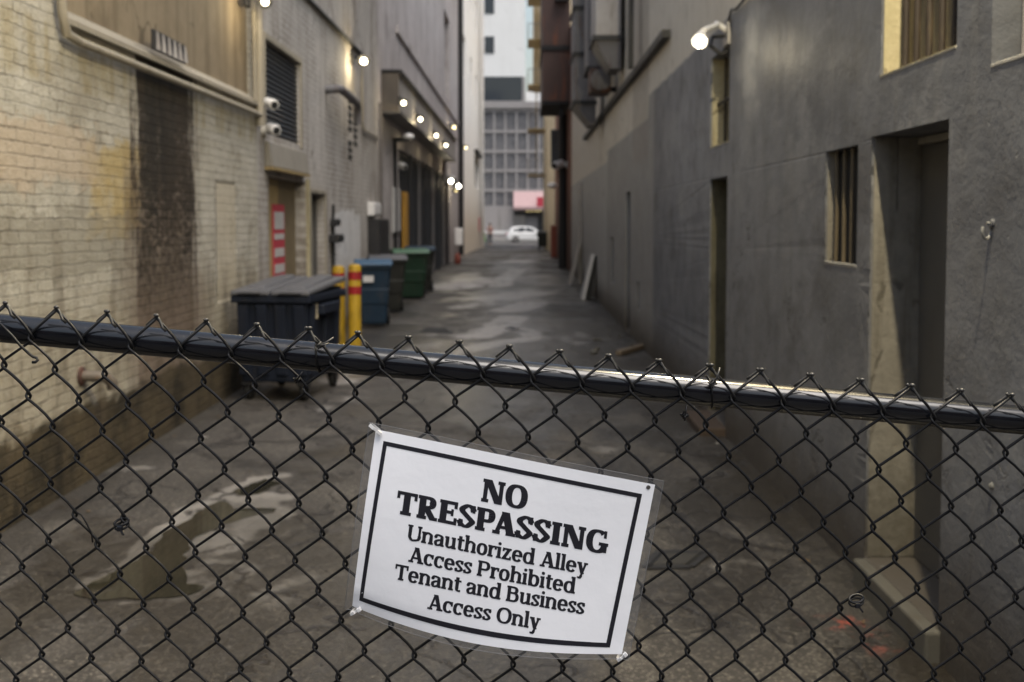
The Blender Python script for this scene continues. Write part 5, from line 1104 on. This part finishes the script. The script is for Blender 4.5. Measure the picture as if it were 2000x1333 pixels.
ms = lt.nodes.new('ShaderNodeMixShader'); lt.links.new(fz_.outputs[0], ms.inputs[0]); lt.links.new(ms0.outputs[0], ms.inputs[1]); lt.links.new(gb.outputs[0], ms.inputs[2])
lt.links.new(ms.outputs[0], lt.nodes['Material Output'].inputs[0]); M['lam'] = lm.m
sheet(0, 1, 0, 1, 60, 40, .0).build('paper', M['paper'], NOT, smooth='all')
sheet(-.026, 1.028, -.030, 1.028, 64, 44, -.0006).build('laminate', M['lam'], NOT, smooth='all')
rimm = MB(); ed = [(-.026 + 1.054 * k / 40, -.030) for k in range(41)] + [(1.028, -.030 + 1.058 * k / 30) for k in range(1, 31)] + [(1.028 - 1.054 * k / 40, 1.028) for k in range(1, 41)] + [(-.026, 1.028 - 1.058 * k / 30) for k in range(1, 31)]
rimm.tube([SP(s, t, -.0006) for s, t in ed], .00045, 5).build('laminate_edge', plain('laminate_edge', (.16, .16, .165), .4), NOT, weld=False)
INK = MT('black_ink'); INKM = INK.done(INK.mix(INK.noise(INK.scaled(1, 1, 1), 60, 4, .7), (.010, .010, .014), (.020, .020, .027)), .5, .3)
# border band
bc = [inv(Vector(p)) for p in ((750, 860), (1253.5, 964), (1190.5, 1261.5), (702.5, 1171))]
bi = [inv(Vector(p)) for p in ((756.5, 869.5), (1243.5, 970.5), (1183.5, 1252.5), (711, 1164.5))]
bd = MB(); NB = 36
def lerp2(a, b, t): return (a[0] + (b[0] - a[0]) * t, a[1] + (b[1] - a[1]) * t)
for e_ in range(4):
    a, b, c, d_ = bc[e_], bc[(e_ + 1) % 4], bi[e_], bi[(e_ + 1) % 4]
    for k in range(NB):
        o0, o1, i0, i1 = lerp2(a, b, k / NB), lerp2(a, b, (k + 1) / NB), lerp2(c, d_, k / NB), lerp2(c, d_, (k + 1) / NB)
        bd.poly([SP(*o0, .0005), SP(*o1, .0005), SP(*i1, .0005), SP(*i0, .0005)])
bd.build('border', INKM, NOT, smooth='all')

# ---- slab serif lettering drawn with a broad nib
class Pen:
    def __init__(s, tv, th, sh, so): s.tv, s.th, s.sh, s.so = tv, th, sh, so; s.q = []
    def rect(s, x0, x1, y0, y1): s.q.append([(x0, y0), (x1, y0), (x1, y1), (x0, y1)])
    def stem(s, x, y0, y1, w=None): w = w or s.tv; s.rect(x - w / 2, x + w / 2, y0, y1)
    def ser(s, x, y, l=1, r=1, w=None):       # slab at the end of a stem; y is the lower edge
        w = w or s.tv; s.rect(x - w / 2 - s.so * l, x + w / 2 + s.so * r, y, y + s.sh)
    def diag(s, x0, y0, x1, y1, w): s.q.append([(x0 - w / 2, y0), (x0 + w / 2, y0), (x1 + w / 2, y1), (x1 - w / 2, y1)])
    def curve(s, pts, closed=False, k=1.0, end=1.0):
        n = len(pts); P = []
        rng = range(n if closed else n - 1)
        g = lambda i: pts[i % n] if closed else pts[max(0, min(n - 1, i))]
        for i in rng:
            a, b, c, d = g(i - 1), g(i), g(i + 1), g(i + 2)
            for u in range(8):
                t = u / 8; P.append(tuple(.5 * (2 * b[m] + (c[m] - a[m]) * t + (2 * a[m] - 5 * b[m] + 4 * c[m] - d[m]) * t * t + (3 * b[m] - a[m] - 3 * c[m] + d[m]) * t ** 3) for m in (0, 1)))
        if not closed: P.append(tuple(pts[-1]))
        s.rib(P, closed, k)
    def rib(s, P, closed, k=1.0):
        m = len(P); L = []; Rr = []
        for i in range(m):
            a = P[i - 1] if closed or i > 0 else P[0]; b = P[(i + 1) % m] if closed or i < m - 1 else P[-1]
            dx, dy = b[0] - a[0], b[1] - a[1]; l = math.hypot(dx, dy) or 1; dx, dy = dx / l, dy / l
            w = k * math.hypot(s.tv * dy, s.th * dx) / 2; L.append((P[i][0] - dy * w, P[i][1] + dx * w)); Rr.append((P[i][0] + dy * w, P[i][1] - dx * w))
        for i in range(m if closed else m - 1): j = (i + 1) % m; s.q.append([Rr[i], Rr[j], L[j], L[i]])
    def oval(s, cx, cy, rx, ry, a0=0, a1=360, k=1.0, e=2.25):
        rx -= s.tv * k / 2; ry -= s.th * k / 2; n = 44; P = []
        full = abs(a1 - a0) >= 360
        for i in range(n if full else n + 1):
            a = R(a0 + (a1 - a0) * i / n); c, d = math.cos(a), math.sin(a)
            P.append((cx + rx * math.copysign(abs(c) ** (2 / e), c), cy + ry * math.copysign(abs(d) ** (2 / e), d)))
        s.rib(P, full, k)
def glyph(ch, B):
    p = Pen(208, 96, 104, 44) if B else Pen(158, 90, 88, 38)
    tv, th, sh, so = p.tv, p.th, p.sh, p.so; C = 700; X = 518; hv = tv / 2; q = so + hv
    if ch == 'N':
        w = tv * .62; a, b = so + w / 2 + 20, 610
        p.stem(a, 0, C, w); p.stem(b, 0, C, w); p.diag(a + tv * .25, C, b - tv * .25, 0, tv * 1.12); p.ser(a, 0, 1, 1.2, w); p.ser(a, C - sh, 1, .2, w); p.ser(b, C - sh, 1.2, 1, w); adv = b + w / 2 + so + 20
    elif ch in 'O': p.oval(350, C / 2, 350, C / 2 + 12); adv = 700
    elif ch == 'G':
        p.oval(345, C / 2, 345, C / 2 + 12, 48, 318); p.stem(560, 30, 330, tv * .92); p.rect(400, 560 + tv * .46 + so * .8, 330 - sh * .95, 330)
        p.rect(530, 530 + th * .9, 470, C); adv = 690
    elif ch == 'T':
        W = 640; p.stem(W / 2, 0, C); p.rect(10, W - 10, C - th * 1.05, C); p.ser(W / 2, 0, 1.4, 1.4); p.rect(10, 10 + th * .95, C - 220, C); p.rect(W - 10 - th * .95, W - 10, C - 220, C); adv = W
    elif ch in 'RPB':
        p.stem(q, 0, C); p.ser(q, 0, 1, 1.1 if ch != 'B' else 0); p.ser(q, C - sh, 1, 0)
        y0 = {'R': 320, 'P': 275, 'B': 355}[ch]; top = C; W = {'R': 560, 'P': 580, 'B': 540}[ch]; my = (y0 + top) / 2; h2 = (top - y0) / 2
        p.rect(q, W - 240, top - th, top); p.rect(q, W - 240, y0, y0 + th); p.oval(W - 255, my, 255, h2, -90, 90)
        adv = W + 15
        if ch == 'R': p.diag(W - 285, y0 + 20, W - 40, 0, tv * 1.08); p.rect(W - 150, W + 75, 0, sh); adv = W + 75
        if ch == 'B': p.rect(q, 340, 0, th); p.oval(325, (355 + th) / 2, 265, (355 + th) / 2, -90, 90); adv = 610
    elif ch == 'E':
        p.stem(q, 0, C); W = 575; p.rect(so * .2, W, 0, th * 1.05); p.rect(so * .2, W - 15, C - th * 1.05, C); p.rect(q, W - 120, C / 2 - th / 2 + 10, C / 2 + th / 2 + 10)
        p.rect(W - th, W, 0, 215); p.rect(W - 15 - th, W - 15, C - 205, C); p.rect(W - 120 - th * .8, W - 120, C / 2 - 95, C / 2 + 115); adv = W + 20
    elif ch == 'S':
        W = 520; m = tv / 2; p.curve([(W - 70, C - 190), (W - 130, C - 78), (W / 2, C - th / 2 + 12), (m + 10, C - 130), (m + 4, C - 215), (W / 2 - 20, C / 2 + 18), (W - m - 10, C / 2 - 120), (W - m, 170), (W / 2, th / 2 - 12), (105, 88), (48, 205)], k=.94)
        p.rect(W - 112, W - 112 + th * .9, C - 235, C - 5); p.rect(14, 14 + th * .9, 5, 235); adv = W
    elif ch == 'A':
        W = 700; a = W / 2; p.diag(so + 75, 0, a - 30, C, tv * .66); p.diag(W - so - 95, 0, a - 5, C, tv * 1.16); p.rect(190, 500, 175, 175 + th); p.rect(0, 235, 0, sh); p.rect(W - 285, W + 5, 0, sh); p.rect(a - 120, a + 70, C - sh * .6, C); adv = W - 15
    elif ch == 'I': p.stem(q + 10, 0, C); p.ser(q + 10, 0, 1.1, 1.1); p.ser(q + 10, C - sh, 1.1, 1.1); adv = 2 * q + 20
    elif ch == 'U':
        a, b = q + 5, 560; w2 = tv * .72; p.stem(a, 230, C); p.stem(b, 230, C, w2); p.ser(a, C - sh, 1, 1); p.ser(b, C - sh, 1.1, 1.1, w2)
        p.curve([(a, 260), (a + 8, 150), (a + 110, th / 2 - 10), (330, th / 2 - 12), (b - 55, 80), (b, 180), (b, 260)], k=.96); adv = b + 95
    elif ch in 'nhru':
        top = X if ch != 'h' else 745
        if ch == 'u':
            a, b = q, 420; p.stem(a, 150, X); p.ser(a, X - sh, 1, 0); p.stem(b, 0, X); p.ser(b, X - sh, 1, 0); p.ser(b, 0, 0, 1.1)
            p.curve([(a, 190), (a + 6, 100), (a + 80, th / 2 - 6), (a + 170, th / 2 + 16), (b, 130)], k=.95); adv = b + hv + so + 8
        else:
            a = q; p.stem(a, 0, top); p.ser(a, 0, 1, 1 if ch != 'r' else 1.5); p.ser(a, top - sh, 1, 0)
            if ch == 'r':
                p.curve([(a, 340), (a + 70, 440), (a + 180, X - th / 2 + 4), (a + 235, X - 50)], k=.95); p.rect(a + 190, a + 190 + hv * 1.2, X - 165, X - 5); adv = a + 275
            else:
                b = 440; p.curve([(a, 360), (a + 90, X - 62), (a + 190, X - th / 2 + 8), (b - 12, X - 110), (b, X - 200), (b, 250)], k=.97); p.stem(b, 0, 290); p.ser(b, 0, 1, 1); adv = b + hv + so + 4
    elif ch == 'i': p.stem(q, 0, X); p.ser(q, 0, 1, 1); p.ser(q, X - sh, 1, 0); p.oval(q, 655, 72, 72, k=.9); adv = 2 * q + 4
    elif ch == 'l': p.stem(q, 0, 745); p.ser(q, 0, 1, 1); p.ser(q, 745 - sh, 1, 0); adv = 2 * q + 4
    elif ch == 't': a = q + 35; p.stem(a, 110, 640); p.rect(10, a + 185, X - sh, X); p.curve([(a, 150), (a + 12, 70), (a + 85, th / 2 - 8), (a + 175, 50)], k=.95); adv = a + 190
    elif ch == 'o': p.oval(250, X / 2, 250, X / 2 + 12); adv = 500
    elif ch == 'e': p.oval(245, X / 2, 245, X / 2 + 12, 0, 325); p.rect(80, 480, X / 2 - th * .35, X / 2 + th * .55); adv = 490
    elif ch == 'c': p.oval(245, X / 2, 245, X / 2 + 12, 38, 322); p.rect(360, 360 + th, 310, X); adv = 465
    elif ch in 'db':
        st_ = 440 if ch == 'd' else q; p.stem(st_, 0, 745); p.ser(st_, 745 - sh, 1, 0)
        if ch == 'd': p.oval(255, X / 2, 250, X / 2 + 12); p.ser(st_, 0, 0, 1.1); adv = 440 + hv + so + 8
        else: p.oval(q + 180, X / 2, 250, X / 2 + 12); adv = q + 440
    elif ch == 'a':
        b = 365; p.stem(b, 60, 330); p.curve([(70, 390), (120, X - 45), (220, X - th / 2 + 10), (b - 25, X - 80), (b, X - 180), (b, 280)], k=.97); p.oval(70, 395, 60, 58, k=.85)
        p.curve([(b, 285), (230, 270), (hv + 25, 205), (hv + 8, 125), (150, th / 2 - 8), (290, 70), (b, 150)], k=.93); p.curve([(b, 100), (b + 25, th / 2), (b + 115, th / 2 + 8)], k=.95); adv = 485
    elif ch == 's':
        W = 385; m = tv / 2; p.curve([(W - 55, 375), (W - 100, X - 55), (W / 2, X - th / 2 + 10), (m + 8, X - 95), (m + 10, X - 165), (W / 2, X / 2), (W - m - 8, 165), (W - m - 10, 90), (W / 2 - 10, th / 2 - 10), (85, 62), (38, 145)], k=.92)
        p.rect(W - 92, W - 92 + th * .9, 345, X - 2); p.rect(14, 14 + th * .9, 2, 160); adv = W + 5
    elif ch == 'z': W = 440; p.rect(25, W - 10, X - th, X); p.rect(15, W, 0, th); p.diag(75, 0, W - 85, X, tv * 1.05); p.rect(25, 25 + th * .9, X - 160, X); p.rect(W - th * .9, W, 0, 165); adv = W + 15
    elif ch == 'y':
        W = 500; p.diag(105, X, 285, 0, tv * 1.1); p.diag(W - 90, X, 225, -140, tv * .66); p.rect(0, 220, X - sh, X); p.rect(W - 185, W + 5, X - sh, X)
        p.curve([(250, -70), (190, -190), (110, -205 + th * .3), (60, -170)], k=.85); adv = W - 5
    else: adv = 240
    return p.q, adv
def line(text, B, p0, p1, cap, word=None):
    """lay a line of type between two baseline points of the sheet"""
    x = 0; qs = []
    for ch in text:
        if ch == ' ': x += 235; continue
        g, adv = glyph(ch, B); qs += [[(a + x, b) for a, b in poly] for poly in g]; x += adv + (16 if B else 14) - (80 if ch == 'P' and B else 0)
    x -= (16 if B else 14); p0, p1 = Vector(p0), Vector(p1); kx = (p1 - p0) / x; up = Vector((.128, -.9918)) * (cap / 700)
    m = MB(); k = 0
    for poly in qs:
        k += 1; pts = []
        # long pieces are cut so that they follow the bend of the sheet
        a, b, c, d = poly; n = max(1, int(max(math.dist(b, c), math.dist(a, d)) / 160)); n2 = max(1, int(max(math.dist(a, b), math.dist(d, c)) / 160))
        def P2(u, v): return lerp2(lerp2(a, b, u), lerp2(d, c, u), v)
        for i in range(n):
            for j in range(n2):
                cell = [P2(j / n2, i / n), P2((j + 1) / n2, i / n), P2((j + 1) / n2, (i + 1) / n), P2(j / n2, (i + 1) / n)]
                m.poly([SP(*inv(p0 + kx * gx_ + up * gy_), .0004 + (k % 7) * .00002) for gx_, gy_ in cell])
    return m.build('lettering', INKM, NOT, weld=False)
line('NO', True, (938.5, 975), (1028, 992.5), 44)
line('TRESPASSING', True, (773, 998), (1185, 1081), 44)
line('Unauthorized Alley', False, (796, 1049), (1145, 1119.5), 30)
line('Access Prohibited', False, (799, 1091.5), (1122, 1156), 30)
line('Tenant and Business', False, (771, 1125.5), (1140, 1196.5), 30)
line('Access Only', False, (836, 1183), (1053, 1224), 30)
# punched holes
for s, t in ((.012, .012), (.978, .022)):
    c = SP(s, t, .0006); MB().lathe([(.0032, 0), (.0032, .0002)], c, (0, -1, 0), 16).build('punched_hole', plain('hole_shadow', (.06, .055, .05), .8), NOT)
# white ties at the corners
def zip_white(px, py, ang, label, tail=True, sc=1.0):
    c = FP(px, py, -.016); t = thing('cable_tie', label, 'cable tie', c, 'white cable ties holding the notice')
    d = Vector((math.cos(R(ang)), 0, math.sin(R(ang)))); n = Vector((-d.z, 0, d.x)); y = Vector((0, 1, 0))
    lo = [c + d * (.008 * sc * math.cos(a)) + y * (.0075 * math.sin(a) + .004) for a in [2 * math.pi * i / 18 for i in range(19)]]
    m = MB()
    for i in range(18): m.hexa([lo[i] - n * .002, lo[i] + n * .002, lo[i] + n * .002 + y * .0009, lo[i] - n * .002 + y * .0009], [lo[i + 1] - n * .002, lo[i + 1] + n * .002, lo[i + 1] + n * .002 + y * .0009, lo[i + 1] - n * .002 + y * .0009])
    m.build('loop', M['whitep'], t)
    MB().bar(c + d * .004 * sc - y * .003, c + d * .010 * sc - y * .003, .006, .005, (0, 1, 0)).build('head', M['whitep'], t, bevel=.0008)
    if tail: MB().bar(c - d * .008 * sc - y * .002, c - d * .001 * sc - y * .004, .0042, .0022, (0, 1, 0)).build('tail', M['whitep'], t)
zip_white(735, 834, -38, 'white cable tie at the upper left corner of the notice', sc=1.25); zip_white(697, 1187, 30, 'white cable tie at the lower left corner of the notice'); zip_white(1212, 1275, 40, 'white cable tie at the lower right corner of the notice')
